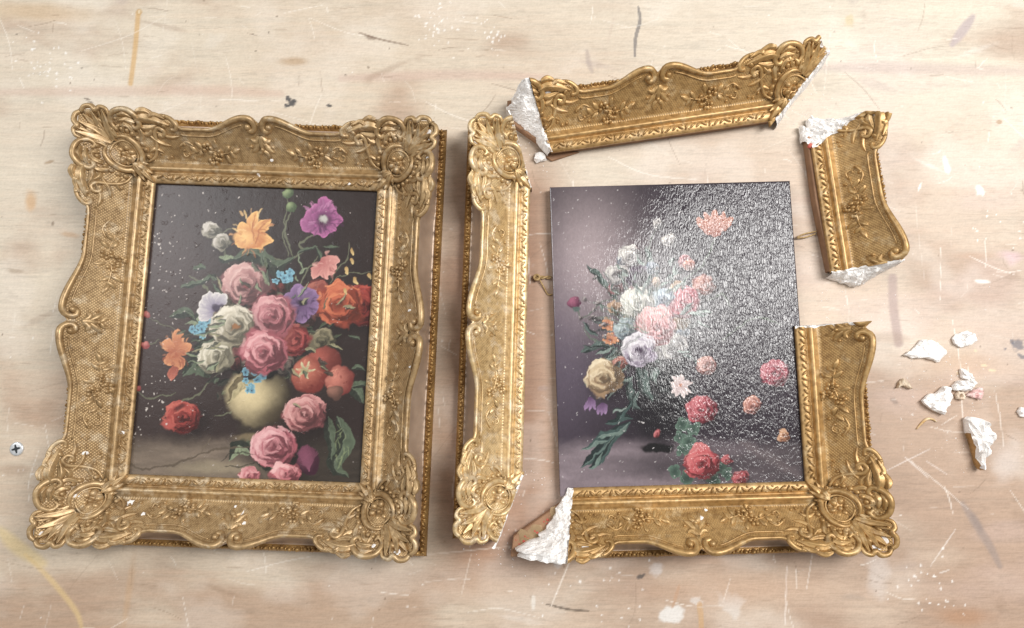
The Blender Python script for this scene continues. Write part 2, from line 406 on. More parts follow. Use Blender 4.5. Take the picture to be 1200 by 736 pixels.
    for i in range(26):
        x, y = R.uniform(272, 340), R.uniform(424, 436); c_ = R.choice([(60, 72, 56), (150, 70, 66), (176, 160, 146), (92, 74, 104)]); k.rose(x, y, R.uniform(5, 9), tuple(v*.5 for v in c_), tuple(v*.8 for v in c_), c_, 2, 5, i)
    for (x, y) in ((248, 270), (259, 284)): k.rose(x, y, 10, (120, 116, 100), (176, 170, 156), (212, 206, 196), 2, 6, 2)
    for (x, y) in ((338, 226), (341, 243)): k.ball(x, y, 7, 6, (74, 92, 62), (146, 166, 116))
    for a, l, w in ((-1.2, 38, 14), (-0.6, 40, 15), (0.1, 36, 15), (-2.0, 24, 14), (0.6, 24, 14), (2.6, 20, 16)):
        k.petal(290, 278, a, l*0.85, w, (196, 110, 56), (240, 186, 106), 0.3, 1, 1.0, int(l))
    k.ball(292, 279, 18, 12, (206, 128, 66), (246, 198, 120), -0.4, -0.1, 0.15)
    k.dabs(295, 272, 26, (176, 92, 44), (252, 214, 140), 46); k.line([(300, 252), (296, 268), (298, 280)], 2, (168, 84, 44), .6); k.line([(312, 262), (304, 272), (300, 284)], 2, (168, 84, 44), .6)
    for i in range(9): a = i*0.698; k.petal(377, 257, a, R.uniform(20, 27), 20, (96, 46, 92), (176, 96, 152), 0.35, 1, 1.2, i)
    for i in range(6): a = i*1.05+.4; k.petal(379, 258, a, 14, 13, (84, 36, 80), (160, 84, 140), 0.3, 1, 1.2, i)
    k.dabs(377, 257, 23, (78, 34, 74), (206, 136, 184), 60)
    k.blob(379, 259, 10, 8, (60, 26, 52), .3, .7, .7, .5); k.blob(380, 258, 7, 5, (196, 196, 190), 0.4, 0.6, 0.9, 0.4)
    k.rose(425, 357, 24, (120, 34, 30), (168, 58, 48), (190, 78, 60), 3, 7, 4)
    k.rose(372, 345, 17, (112, 46, 44), (160, 84, 72), (178, 102, 84), 2, 6, 8)
    k.rose(398, 356, 26, (152, 62, 40), (206, 104, 66), (228, 138, 88), 3, 7, 5)
    for a in (0.4, 0.8, 1.3, 0.0, 2.0): k.petal(376, 306, a, 22, 12, (176, 92, 92), (222, 156, 146), 0.4, 1, 1.2, int(a*10))
    k.dabs(382, 312, 15, (160, 84, 84), (238, 184, 172), 24)
    k.rose(377, 400, 15, (84, 80, 62), (132, 124, 96), (160, 150, 118), 3, 9, 9)
    k.rose(345, 398, 19, (136, 44, 46), (186, 84, 78), (204, 106, 96), 3, 6, 6)
    for i in range(6): a = i*1.05+.3; k.petal(352, 356, a, 23, 22, (82, 54, 96), (142, 110, 158), 0.35, 1, 1.2, i)
    k.dabs(352, 356, 21, (62, 40, 76), (176, 146, 190), 50)
    k.blob(354, 355, 6, 4.5, (34, 24, 40), 0.3, 0.4, 1, 0.2)
    k.rose(287, 333, 26, (150, 96, 98), (206, 156, 152), (228, 190, 184), 4, 10, 7)
    k.blob(288, 336, 4, 3, (150, 70, 76), 0, .6, .9)
    for (x, y, n) in ((330, 325, 7), (235, 388, 6), (241, 379, 4), (297, 440, 4), (298, 428, 3), (296, 450, 2), (283, 392, 2), (290, 455, 1)):
        for i in range(n):
            fx, fy = x+R.uniform(-11, 11)*(n > 3), y+R.uniform(-7, 7)
            k.daisy(fx, fy, 5, 5, (64, 116, 146), (128, 186, 206), (60, 60, 70), 0.8, i)
    for i in range(7): a = 2.6+i*0.45; k.petal(252, 362, a, 21, 13, (104, 90, 140), (210, 206, 208), 0.5, 1, 1.3, i)
    k.blob(254, 360, 9, 5, (58, 44, 66), 0.3, 0.5, 0.9, 0.3)
    k.rose(318, 370, 25, (160, 86, 96), (210, 140, 146), (230, 176, 176), 4, 8, 11)
    k.rose(273, 382, 25, (150, 142, 118), (212, 204, 182), (234, 228, 210), 3, 8, 12)
    k.blob(275, 383, 5, 4, (156, 106, 60), 0, .5, 1, .3)
    k.rose(308, 412, 27, (170, 86, 98), (216, 142, 148), (236, 180, 182), 4, 8, 13)
    k.rose(253, 419, 20, (148, 142, 118), (206, 200, 176), (230, 225, 206), 4, 9, 14)
    for a, l, w in ((-1.4, 30, 14), (-0.5, 22, 14), (2.2, 18, 12), (1.2, 20, 14), (-2.2, 20, 12)): k.petal(205, 414, a, l, w, (166, 80, 54), (224, 152, 100), 0.3, 1, 1.1, int(l))
    k.dabs(206, 410, 20, (140, 62, 42), (240, 176, 120), 36)
    k.petal(206, 428, 1.9, 20, 11, (150, 70, 54), (200, 112, 88), 0.3)
    k.ball(380, 425, 19, 18, (96, 38, 34), (172, 84, 70)); k.ball(398, 446, 17, 17, (116, 44, 40), (206, 124, 106), -0.3, -0.2)
    k.ball(362, 440, 20, 21, (118, 42, 36), (204, 116, 92), -0.3, -0.3)
    for a in (0, 1.2, 2.3, 3.3, 4.4, 5.2): k.petal(358, 434, a, 11, 4, (150, 150, 104), (206, 200, 156), 0.2)
    k.dabs(362, 440, 17, (112, 40, 36), (220, 140, 112), 30, radial=False); k.dabs(398, 446, 14, (112, 40, 36), (224, 150, 126), 22, radial=False)
    k.ball(392, 460, 9, 8, (86, 60, 52), (150, 104, 88))
    k.rose(357, 485, 23, (150, 82, 86), (204, 138, 136), (228, 174, 170), 4, 8, 15)
    k.rose(321, 523, 25, (168, 84, 98), (218, 150, 156), (238, 188, 190), 4, 8, 16)
    k.ball(361, 540, 14, 17, (62, 28, 46), (128, 66, 92))
    for i in range(16): a = -2.6+i*.13; k.line([(361, 552), (361+16*math.cos(a), 540+17*math.sin(a))], 0.9, (140, 78, 104), .5)
    for (x, y, r) in ((335, 554, 17), (292, 557, 12)): k.rose(x, y, r, (184, 92, 104), (222, 148, 152), (240, 188, 188), 2, 6, 17, 0.6)
    k.rose(214, 489, 22, (110, 34, 32), (176, 66, 58), (206, 106, 90), 3, 8, 18, 0.8)
    k.blob(196, 497, 9, 7, (190, 84, 74), 0.4, 0.4, 0.9, 0.3); k.blob(210, 478, 10, 3, (60, 32, 32), -0.3, 0.6, 0.7, 0.4)
    k.line([(150, 540), (165, 550), (200, 545), (240, 530), (290, 524)], 2.2, (96, 84, 70), 0.9); k.line([(234, 532), (246, 514)], 1.4, (110, 98, 82), 0.8)
    k.line([(258, 540), (275, 530), (300, 532)], 1.2, (60, 56, 48), 0.8); k.line([(262, 545), (282, 548), (300, 540)], 1.2, (60, 56, 48), 0.8)
    for (x, y) in ((172, 370), (170, 405), (160, 454)): k.ball(x, y, 4.5, 4, (150, 60, 60), (214, 130, 122))
    for (x, y) in ((413, 291), (411, 302), (405, 314), (416, 325), (404, 338), (431, 320)): k.petal(x, y, 1.2, 8, 4, (170, 130, 70), (224, 196, 130), .3)
    for i in range(14):
        k.line([(400+R.uniform(-10, 8), 498+i*3), (398+R.uniform(-8, 10), 504+i*3.4)], 1, (160, 176, 124), .35)
    for i in range(60):
        a, q = R.uniform(0, 6.28), R.uniform(.55, 1.12); x, y = 312+88*q*math.cos(a), 392+78*q*math.sin(a); b = a+R.uniform(-.8, .8); l = R.uniform(8, 20)
        if math.hypot(x-300, y-465) < 42: continue
        k.leaf([(x, y), (x+l*.5*math.cos(b)+R.uniform(-3, 3), y+l*.5*math.sin(b)), (x+l*math.cos(b), y+l*math.sin(b))], R.uniform(3, 7), G1, R.choice([G2, G3, (150, 146, 110), (70, 60, 52)]), alpha=.85)
    # surface glints painted in as white specks, denser on the left
    for i in range(170):
        x = 150+abs(R.gauss(0, 1))*38; y = R.uniform(228, 520); x += (400-y)*0.10
        k.blob(x, y, R.uniform(.5, 1.1), R.uniform(.5, 1.5), (222, 214, 208), R.uniform(0, 3), .4, R.uniform(.5, 1))
    for i in range(60):
        k.blob(R.uniform(150, 440), R.uniform(222, 560), .6, .7, (210, 200, 196), 0, .4, .7)
    C *= (0.93+0.14*fbm(X/1.6, Y/1.6, 2, 3))[..., None]
    gy_ = C.mean(-1, keepdims=True); C = (gy_*0.14+C*0.86)*0.86+0.006; C *= np.array((1.03, 0.99, 0.96))
    return np.clip(C, 0, 1)

def paint_two(X, Y):
    X, Y = X+7*(fbm(X/9, Y/9, 4, 2)-0.5), Y+7*(fbm(X/9+40, Y/9, 4, 3)-0.5)
    C = np.empty(X.shape+(3,)); n = fbm(X/30, Y/30, 4, 2)[..., None]
    base = lin((50, 38, 50))*(0.75+0.45*n)
    gl = np.exp(-(((X-690)/52)**2+((Y-300)/75)**2))[..., None]
    base = base+lin((176, 156, 156))*gl*0.85
    gl = np.exp(-(((X-660)/40)**2+((Y-420)/90)**2))[..., None]; base = base+lin((104, 90, 110))*gl*0.5
    tbl = sstep(508, 532, Y+10*(fbm(X/30, Y/12, 3, 2)-0.5))[..., None]
    tc = (lin((134, 116, 124))*(1-sstep(740, 960, X)[..., None]*0.72))*(0.75+0.5*fbm(X/30, Y/6, 3, 4)[..., None])
    C[:] = base*(1-tbl)+tc*tbl
    k = Canvas(X, Y, C); k.k = 1.1
    k.blob(800, 545, 110, 20, (40, 32, 40), 0, 0.8, 0.7)
    k.blob(775, 470, 44, 62, (24, 18, 26), 0, 0.5, 0.95); k.blob(770, 525, 22, 7, (16, 12, 16), 0, .3, 1)
    k.line([(870, 520), (935, 556)], 9, (112, 96, 98), .5, soft=5)
    G1, G2, G3 = (42, 54, 52), (84, 102, 96), (130, 148, 138)
    for pts, w in (([(690, 312), (708, 335), (728, 362)], 2.2), ([(675, 360), (684, 372), (705, 352), (724, 350)], 1.6), ([(838, 276), (830, 300), (808, 325), (794, 336)], 1.6), ([(768, 266), (758, 300), (756, 330)], 1.3), ([(684, 383), (694, 398), (712, 402)], 1.6),
                   ([(846, 398), (870, 382), (890, 372), (915, 380)], 1.6), ([(830, 352), (846, 345), (858, 360)], 1.4)): k.line(pts, w, (96, 108, 92), .85)
    for pts, w in (([(688, 310), (706, 330), (730, 362)], 7), ([(680, 412), (702, 404), (724, 412)], 8), ([(758, 290), (762, 310), (756, 336)], 8), ([(745, 430), (756, 455), (764, 470)], 14), ([(735, 440), (742, 470), (750, 480)], 10), ([(700, 395), (690, 385), (684, 378)], 5), ([(770, 430), (765, 440), (770, 450)], 12)):
        k.leaf(pts, w, G1, G2)
    D1, D2, D3 = (30, 44, 44), (58, 82, 78), (104, 126, 116)
    for pts, w, c1, c2 in (([(738, 494), (718, 510), (700, 530), (680, 550)], 15, D1, D2), ([(736, 496), (724, 506), (708, 508), (694, 518)], 9, D2, D3), ([(722, 512), (712, 524), (706, 538), (696, 546)], 9, D1, D2),
                           ([(712, 516), (700, 516), (690, 524), (680, 528)], 8, D2, D3), ([(704, 530), (698, 542), (690, 548)], 8, D1, D3), ([(742, 490), (732, 488), (720, 494), (708, 496)], 8, D1, D2), ([(740, 470), (728, 486), (722, 496)], 7, D1, D2)):
        k.leaf(pts, w, c1, c2)
    k.line([(735, 497), (706, 525), (682, 548)], 1.2, D3, .7)
    Q = random.Random(8)
    for i in range(60):
        a_, q = Q.uniform(0, 6.28), Q.uniform(.2, 1); x, y = 755+55*q*math.cos(a_), 385+75*q*math.sin(a_); b_ = a_+Q.uniform(-.8, .8); l = Q.uniform(10, 24)
        k.leaf([(x, y), (x+l*.5*math.cos(b_)+Q.uniform(-3, 3), y+l*.5*math.sin(b_)), (x+l*math.cos(b_), y+l*math.sin(b_))], Q.uniform(3, 8), (36, 42, 42), Q.choice([(70, 84, 80), (98, 112, 104), (54, 56, 58)]), alpha=.8)
    for i in range(34):
        x, y = Q.gauss(756, 26), Q.gauss(385, 40); c_ = Q.choice([(206, 196, 190), (196, 110, 116), (150, 160, 176), (216, 170, 130)])
        k.rose(x, y, Q.uniform(4, 9), tuple(v*.6 for v in c_), tuple(v*.85 for v in c_), c_, 2, 5, i)
    W0, W1, W2 = (132, 124, 126), (198, 190, 184), (224, 218, 208)
    for a in (-2.0, -1.6, -1.2, -0.8, -2.4): k.petal(838, 276, a, 30, 11, (150, 70, 50), (206, 128, 98), .3, .85, 1, int(a*9))
    k.rose(770, 262, 6, W0, W1, W2, 2, 5, 1); k.rose(783, 281, 7, W0, W1, W2, 2, 5, 2); k.rose(808, 311, 6, (140, 70, 56), (190, 110, 90), (210, 140, 116), 2, 5, 2)
    k.rose(745, 322, 14, (44, 24, 46), (84, 54, 88), (110, 78, 112), 3, 6, 3)
    k.rose(738, 300, 13, W0, W1, W2, 3, 6, 4); k.rose(722, 322, 12, W0, W1, W2, 3, 6, 5)
    k.rose(825, 334, 12, (140, 70, 60), (190, 120, 104), (206, 146, 124), 3, 6, 5)
    k.rose(801, 355, 19, (136, 40, 58), (196, 92, 106), (216, 130, 138), 4, 9, 6)
    k.rose(776, 350, 12, (84, 100, 124), (140, 160, 178), (170, 186, 196), 3, 7, 6)
    k.rose(747, 356, 19, (150, 146, 136), (212, 206, 192), (230, 225, 214), 4, 8, 7)
    k.rose(733, 386, 13, (92, 106, 116), (148, 166, 170), (184, 198, 198), 4, 9, 8)
    k.rose(788, 407, 17, W0, W1, W2, 4, 8, 9); k.rose(769, 382, 21, (170, 84, 90), (214, 140, 140), (228, 170, 164), 4, 8, 10)
    k.rose(749, 410, 19, (140, 120, 146), (206, 196, 204), (230, 224, 226), 3, 8, 11); k.blob(748, 411, 6, 5, (66, 40, 70), 0, .4, 1, .3)
    for (x, y) in ((712, 380), (715, 398)): k.daisy(x, y, 9, 9, (168, 88, 50), (222, 146, 90), (110, 56, 40), .5)
    k.rose(727, 425, 7, (150, 80, 70), (200, 130, 110), (220, 160, 140), 2, 5, 1)
    for i in range(46):
        a_, q = Q.uniform(0, 6.28), Q.uniform(.5, 1.1); x, y = 758+62*q*math.cos(a_), 390+85*q*math.sin(a_); b_ = a_+Q.uniform(-.7, .7); l = Q.uniform(9, 22)
        k.leaf([(x, y), (x+l*.5*math.cos(b_)+Q.uniform(-3, 3), y+l*.5*math.sin(b_)), (x+l*math.cos(b_), y+l*math.sin(b_))], Q.uniform(3, 7), G1, Q.choice([G2, G3]), alpha=.9)
    for i in range(16):
        a_ = Q.uniform(2.2, 5.6); l = Q.uniform(70, 120); x, y = 760+l*math.cos(a_)*.7, 385+l*math.sin(a_)
        k.line([(758, 390), (758+l*.4*math.cos(a_+.2), 390+l*.5*math.sin(a_+.2)), (x, y)], 1.1, (110, 122, 108), .6); k.rose(x, y, Q.uniform(2, 4), (80, 70, 74), (130, 116, 116), (180, 168, 164), 2, 5, i)
    k.rose(707, 443, 20, (160, 124, 84), (218, 190, 142), (238, 216, 174), 3, 7, 12)
    k.ball(673, 355, 7, 8, (92, 30, 64), (170, 82, 116)); k.blob(675, 362, 5, 4, G2, 0, .4)
    for (x, y) in ((692, 466), (705, 472)): [k.petal(x, y, 1.57+d, 15, 6, (76, 40, 84), (150, 110, 158), .3) for d in (-.4, 0, .4)]
    k.daisy(797, 453, 14, 12, (176, 140, 140), (224, 204, 200), (200, 130, 100), .35)
    k.rose(828, 428, 10, (150, 90, 84), (200, 140, 128), (214, 166, 150), 3, 7, 1)
    k.rose(822, 480, 16, (140, 32, 50), (196, 70, 84), (216, 112, 118), 4, 9, 2)
    k.rose(908, 437, 15, (130, 34, 56), (190, 76, 94), (208, 116, 126), 4, 8, 3)
    k.rose(882, 475, 9, (140, 70, 60), (196, 120, 100), (216, 150, 126), 3, 7, 4); k.rose(918, 511, 7, (150, 90, 56), (206, 146, 100), (222, 170, 126), 3, 7, 4)
    for (x, y) in ((800, 497), (812, 503), (796, 512), (808, 518), (800, 528), (845, 548), (853, 556), (790, 553), (835, 562), (806, 560)):
        k.daisy(x, y, 9, 4, (40, 62, 54), (90, 120, 102), None, .9)
    k.rose(822, 543, 20, (150, 34, 44), (208, 72, 78), (226, 118, 116), 4, 10, 5, 0.8)
    for (x, y, r) in ((867, 560, 9), (852, 538, 6), (770, 508, 4)): k.rose(x, y, r, (140, 40, 48), (196, 80, 86), (214, 120, 120), 3, 7, 5)
    R = random.Random(5)
    for i in range(330):
        k.blob(R.uniform(645, 935), R.uniform(220, 570), R.uniform(.4, .8), R.uniform(.5, 1.2), (226, 218, 216), R.uniform(0, 3), .4, R.uniform(.4, .9))  # sparkle of the crackled surface painted in as white specks
    C *= (0.9+0.2*fbm(X/1.5, Y/2.2, 2, 3))[..., None]
    gy_ = C.mean(-1, keepdims=True); C = (gy_*0.25+C*0.75)*0.85+0.008
    return np.clip(C, 0, 1)

# ------------------------------------------------------------------ work table (structure)
def build_table():
    xs = np.concatenate([np.arange(-1050, -520, 10), np.arange(-520, 520.1, 1.15), np.arange(530, 1051, 10)])
    ys = np.concatenate([np.arange(-750, -305, 10), np.arange(-305, 338.1, 1.15), np.arange(345, 751, 10)])
    X, Y = np.meshgrid(xs, ys); PX, PY = plan(X, Y)
    warp = 10*(fbm(X/160, Y/80, 2, 4)-0.5); gy = Y+warp
    cream, tan, brown = lin((213, 199, 177)), lin((198, 172, 147)), lin((166, 126, 96))
    big = fbm(X/190, gy/110, 6, 1); g = fbm(X/150, gy/2.6, 5, 2); g2 = fbm(X/22, gy/1.3, 2, 3)
    t = sstep(0.0, 1.0, 0.22+0.40*sstep(300, 736, PY)+0.42*sstep(350, 1000, PX)*sstep(60, 320, PY)+1.1*(big-0.5)+0.35*(g-0.5))[..., None]
    C = cream*(1-t)+tan*t
    br = sstep(0.52, 0.82, fbm(X/110, gy/60, 6, 5)+0.15*sstep(380, 720, PY)+0.17*sstep(520, 1050, PX)*sstep(60, 300, PY)-0.01)[..., None]
    C = C*(1-0.58*br)+brown*0.58*br
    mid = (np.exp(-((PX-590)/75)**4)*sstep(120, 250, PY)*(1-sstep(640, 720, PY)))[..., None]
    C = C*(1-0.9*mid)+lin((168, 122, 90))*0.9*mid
    C = C*(0.91+0.18*g[..., None])*(0.93+0.14*g2[..., None])
    pink = (sstep(0.5, 0.75, fbm(X/90, Y/40, 3, 3))*sstep(560, 1000, PX))[..., None]; C = C*(1-0.2*pink)+lin((214, 186, 180))*0.2*pink
    wash = (sstep(0.52, 0.72, fbm(X/70, Y/55, 4, 2)))[..., None]; C = C*(1-0.22*wash)+lin((238, 228, 216))*0.22*wash
    fl = sstep(0.66, 0.78, vnoise(X/9, gy/0.9, 1)*0.6+vnoise(X/60, gy/9, 4)*0.4)[..., None]; C = C*(1-0.09*fl)
    k = Canvas(PX, PY, C); R = random.Random(21)
    # known stains, streaks and splashes
    k.line([(0, 108), (110, 107), (250, 106), (330, 110)], 9, (196, 160, 140), .42, soft=5); k.line([(400, 92), (520, 88), (640, 90)], 9, (196, 160, 146), .4, soft=5); k.line([(960, 78), (1060, 80), (1200, 84)], 10, (178, 150, 146), .4, soft=6)
    k.blob(45, 14, 70, 13, (196, 158, 108), 0.05, .7, .5, .3); k.blob(345, 72, 18, 6, (176, 140, 96), 0, .7, .6, .3)
    k.line([(162, 16), (158, 60), (153, 98)], 5, (206, 162, 92), .75, taper=False, soft=1.5); k.blob(163, 14, 4, 4, (190, 150, 88), 0, .3, .8); k.blob(163, 14, 2, 2, (226, 206, 170), 0, .3, .8)
    k.line([(420, 38), (445, 46), (478, 53)], 2, (120, 92, 72), .7); k.blob(434, 44, 9, 2.5, (120, 92, 72), .25, .6, .6, .5)
    for x, y, r in ((338, 116, 4), (342, 121, 5), (345, 118, 3), (386, 124, 3), (336, 124, 3)): k.blob(x, y, r, r*.7, (52, 52, 58), .3, .4, .9, .6)
    for x, y in ((20, 40), (96, 80), (300, 60), (405, 88), (296, 40), (315, 38)): k.blob(x, y, 1.6, 1, (90, 70, 52), .3, .4, .8, .3)
    k.blob(102, 116, 5, 1.3, (110, 92, 76), .3, .4, .8); k.blob(106, 120, 4, 1.3, (110, 92, 76), .3, .4, .8)
    k.blob(36, 236, 8, 14, (206, 160, 104), 0, .6, .7, .3); k.blob(20, 318, 12, 3, (150, 124, 92), .1, .6, .5, .5); k.blob(58, 190, 8, 2, (160, 126, 84), -.3, .5, .7, .4); k.blob(62, 262, 2, 3, (120, 96, 70), .2, .4, .7); k.blob(82, 275, 14, 4, (196, 156, 112), .1, .6, .6, .4)
    k.line([(748, 8), (750, 24), (745, 44), (744, 66)], 4, (96, 92, 96), .7); k.line([(688, 60), (690, 74), (694, 84)], 5, (176, 158, 146), .7, soft=2)
    k.line([(1140, 20), (1128, 36), (1116, 52)], 10, (176, 158, 158), .8, soft=3); k.line([(1046, 326), (1047, 360), (1053, 402)], 9, (168, 140, 132), .75, soft=3, taper=False)
    k.blob(995, 24, 6, 8, (206, 184, 130), 0, .5, .6, .4); k.line([(720, 20), (712, 50)], 3, (200, 180, 160), .5)
    for x, y, rx, ry, a in ((1109, 194, 4, 15, -.25), (1148, 223, 5, 8, -.3), (1078, 218, 1.3, 6, .4), (1150, 330, 10, 3, 0.1)): k.blob(x, y, rx, ry, (240, 234, 226), a, .4, .75, .5)
    k.blob(1171, 143, 4, 3, (178, 138, 96), 0, .4, .8); k.blob(1186, 300, 22, 8, (214, 176, 186), .1, .9, .6, .6)
    for x, y, rx, ry in ((1192, 404, 8, 6), (1198, 418, 5, 3), (1178, 409, 2, 2), (1186, 400, 4, 3)): k.blob(x, y, rx, ry, (92, 92, 106), .4, .4, .75, .7)
    k.blob(1140, 300, 30, 6, (186, 144, 112), 0, .9, .5, .4); k.blob(1130, 425, 70, 16, (196, 152, 112), .05, .9, .5, .4); k.blob(1048, 470, 6, 3, (110, 90, 80), .5, .4, .5, .6)
    k.line([(1128, 590), (1142, 612), (1160, 640), (1172, 664)], 8, (156, 134, 122), .8, soft=3); k.blob(1145, 612, 5, 18, (140, 122, 114), -.5, .6, .5, .4)
    k.blob(787, 720, 17, 13, (226, 222, 216), .2, .35, .85, .5); k.blob(815, 704, 7, 5, (222, 218, 212), .2, .4, .7, .5); k.blob(858, 710, 14, 15, (218, 208, 198), 0, .5, .65, .7); k.blob(770, 668, 9, 8, (210, 200, 194), 0, .5, .65, .5); k.blob(654, 660, 6, 6, (206, 196, 190), 0, .4, .7, .5); k.blob(625, 706, 3, 10, (226, 218, 206), 0, .4, .8, .5)
    k.line([(796, 686), (788, 712)], 4, (190, 146, 110), .7); k.line([(820, 708), (822, 736)], 6, (206, 158, 92), .6, taper=False); k.blob(750, 676, 6, 3, (70, 66, 64), -.3, .4, .8, .6); k.line([(640, 708), (666, 714), (690, 716)], 2.4, (92, 76, 60), .8); k.line([(670, 652), (646, 710)], 1.6, (230, 216, 200), .8); k.line([(922, 664), (920, 732)], 1.6, (232, 218, 206), .7)
    k.blob(1130, 722, 42, 14, (178, 128, 86), 0, .8, .7, .4); k.blob(1028, 670, 16, 30, (222, 216, 212), 0, .8, .4, .6); k.line([(1090, 664), (1120, 620)], 1.2, (232, 222, 212), .6); k.line([(1100, 672), (1112, 668)], 1.5, (232, 222, 212), .6)
    k.line([(0, 622), (22, 642), (50, 660)], 14, (232, 204, 132), .5, soft=6); k.line([(30, 650), (60, 680), (88, 715), (96, 736)], 5, (222, 190, 128), .6, soft=3); k.blob(150, 700, 5, 60, (196, 156, 112), .15, .8, .4, .4)
    k.blob(560, 690, 90, 20, (206, 172, 142), 0, .9, .4, .4); k.line([(500, 650), (600, 640)], 1.2, (226, 206, 186), .6); k.line([(540, 700), (552, 650)], 1.2, (230, 214, 196), .5)
    k.blob(870, 690, 120, 22, (192, 146, 108), 0, .9, .45, .4); k.blob(1000, 700, 20, 6, (160, 140, 124), .1, .7, .4, .6)
    k.blob(645, 612, 14, 22, (184, 140, 106), 0, .6, .4, .4); k.blob(958, 470, 3, 4, (150, 110, 84), 0, .4, .4)
    for x, y, rx, ry in ((1122, 437, 1.3, 2), (1162, 434, 5, 2), (1153, 428, 4, 1.6), (1143, 411, 2, 1.5), (1066, 412, 2, 1)): k.blob(x, y, rx, ry, (236, 206, 160), .2, .4, .8, .5)
    k.line([(1038, 552), (1090, 526)], 1, (230, 220, 212), .6); k.line([(1060, 535), (1088, 560)], 1.4, (232, 222, 214), .6); k.line([(1085, 540), (1110, 556)], 1.2, (228, 216, 206), .5); k.blob(1180, 540, 22, 30, (232, 226, 222), .3, .9, .35, .6)
    for cx, cy, r, n in ((50, 80, 40, 40), (510, 30, 30, 40), (570, 40, 30, 24), (1090, 690, 60, 30), (1180, 250, 60, 20), (700, 700, 90, 30), (30, 560, 30, 10)):
        for i in range(n): k.blob(cx+R.gauss(0, r*.5), cy+R.gauss(0, r*.4), R.uniform(.6, 2.2), R.uniform(.5, 1.6), (244, 240, 234), R.uniform(0, 3), .4, R.uniform(.5, .9), .3)
    # general scratches and specks
    for i in range(70):
        x, y = R.uniform(-20, 1220), R.uniform(-20, 756); d = R.random()
        k.blob(x, y, R.uniform(4, 34), R.uniform(2, 9), (150, 118, 92) if d < .45 else ((232, 226, 216) if d < .8 else (168, 150, 146)), R.gauss(0, .25), .7, R.uniform(.12, .38), .7, i)
    for i in range(420):
        x, y = R.uniform(-20, 1220), R.uniform(-20, 756); a = R.gauss(0, .08); l = R.uniform(4, 26)
        k.line([(x, y), (x+l*math.cos(a), y+l*math.sin(a))], R.uniform(.8, 1.3), (142, 112, 86) if R.random() < .7 else (236, 226, 212), R.uniform(.12, .4), 6)
    for i in range(420):
        x, y = R.uniform(-20, 1220), R.uniform(-20, 756); a = R.choice([R.gauss(1.5, .35), R.gauss(0.1, .3), R.uniform(0, 3.1)]); l = R.expovariate(1/30)+5
        w = R.random() < 0.72
        x1, y1 = x+l*math.cos(a), y+l*math.sin(a); xm, ym = (x+x1)/2+R.gauss(0, l*.05), (y+y1)/2+R.gauss(0, l*.05)
        k.line([(x, y), (xm, ym), (x1, y1)], R.uniform(.7, 1.3), (244, 236, 224) if w else (136, 108, 84), R.uniform(.15, .55), 10, soft=.35)
    for i in range(230):
        dk = R.random() < 0.6
        k.blob(R.uniform(-20, 1220), R.uniform(-20, 756), R.uniform(.7, 1.8), R.uniform(.6, 1.3), (108, 82, 60) if dk else (244, 240, 232), R.uniform(0, 3), .4, R.uniform(.3, .8), .4)
    gm = C.mean(-1, keepdims=True); w = (0.10+0.10*sstep(300, 900, PX))[..., None]; C = (C*(1-w)+gm*w)*(1+0.10*(rng.random(X.shape)-0.5)[..., None])
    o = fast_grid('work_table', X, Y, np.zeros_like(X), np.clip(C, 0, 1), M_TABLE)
    tag(o, kind='structure')
    e = mesh_obj('table_edge', [(x, y, z) for z in (-25, -1) for x, y in ((-1049, -749), (1049, -749), (1049, 749), (-1049, 749))],
                 [(0, 1, 5, 4), (1, 2, 6, 5), (2, 3, 7, 6), (3, 0, 4, 7), (3, 2, 1, 0)], M_WOOD, o, smooth=False)
build_table()

# ------------------------------------------------------------------ the swept frame: its height field and ornament
A, B = 105.5, 135.5                    # half sight size, mm
VB = 59.5                              # back edge
ZL, ZS, ZR = 12.5, 16.0, 53.0          # lip underside, sight, rim height
def E_of(L, u):
    au = np.abs(u); q = au-L; r0 = L*0.46
    e = 42+9*sstep(r0, 11, au)-4.0*(1-sstep(0, 5, au))
    c = 42+6*sstep(-37, -20, q)+4.5*sstep(-20, 0, q)-1.6*np.exp(-((q-22)/5)**2)
    return np.maximum(e, np.where(q > -37, c, 0))
_Etab = {}
for L in (A, B):
    u = np.linspace(-(L+55), L+55, 900); E = E_of(L, u); s = u/(L+E)
    s = np.maximum.accumulate(s); _Etab[L] = (s, E, u)
SV = [(-1.5, ZL), (-1.5, 14.6), (-0.6, 16.0), (1.2, 16.8), (3.6, 17.4), (6, 17.2), (7.6, 16.2), (8.2, 15.2), (8.8, 15.6), (9.4, 18.2), (10.6, 20.0), (12.2, 20.4), (13.6, 19.4), (14.2, 18.6), (17.0, 18.4), (17.3, 18.0)]
SVv = np.array([p[0] for p in SV]); SVz = np.array([p[1] for p in SV])
V0, Z0 = 17.3, 18.0
def prof(v, E):
    t = np.clip((v-V0)/(51.0-V0), 0, 1.08)
    zc = Z0+(ZR-Z0)*(0.95*t+0.05*t**2.0)
    return np.where(v < V0, np.interp(v, SVv[2:], SVz[2:]), zc)
def Fz(x, y):
    x, y = np.asarray(x, float), np.asarray(y, float)
    dx, dy = np.abs(x)-A, np.abs(y)-B
    top = dy >= dx
    v = np.where(top, dy, dx); u = np.where(top, x, y)
    Et = np.interp(np.where(top, u/(A+v), 0), _Etab[A][0], _Etab[A][1]); Es = np.interp(np.where(top, 0, u/(B+v)), _Etab[B][0], _Etab[B][1])
    E = np.where(top, Et, Es)
    z = prof(np.minimum(v, E-0.5), E)
    d2 = (dx-20)**2+(dy-20)**2
    return z+9.0*np.exp(-d2/20.0**2)
SIDES = [((1, 0), (0, 1), A, B), ((0, 1), (-1, 0), B, A), ((-1, 0), (0, -1), A, B), ((0, -1), (1, 0), B, A)]
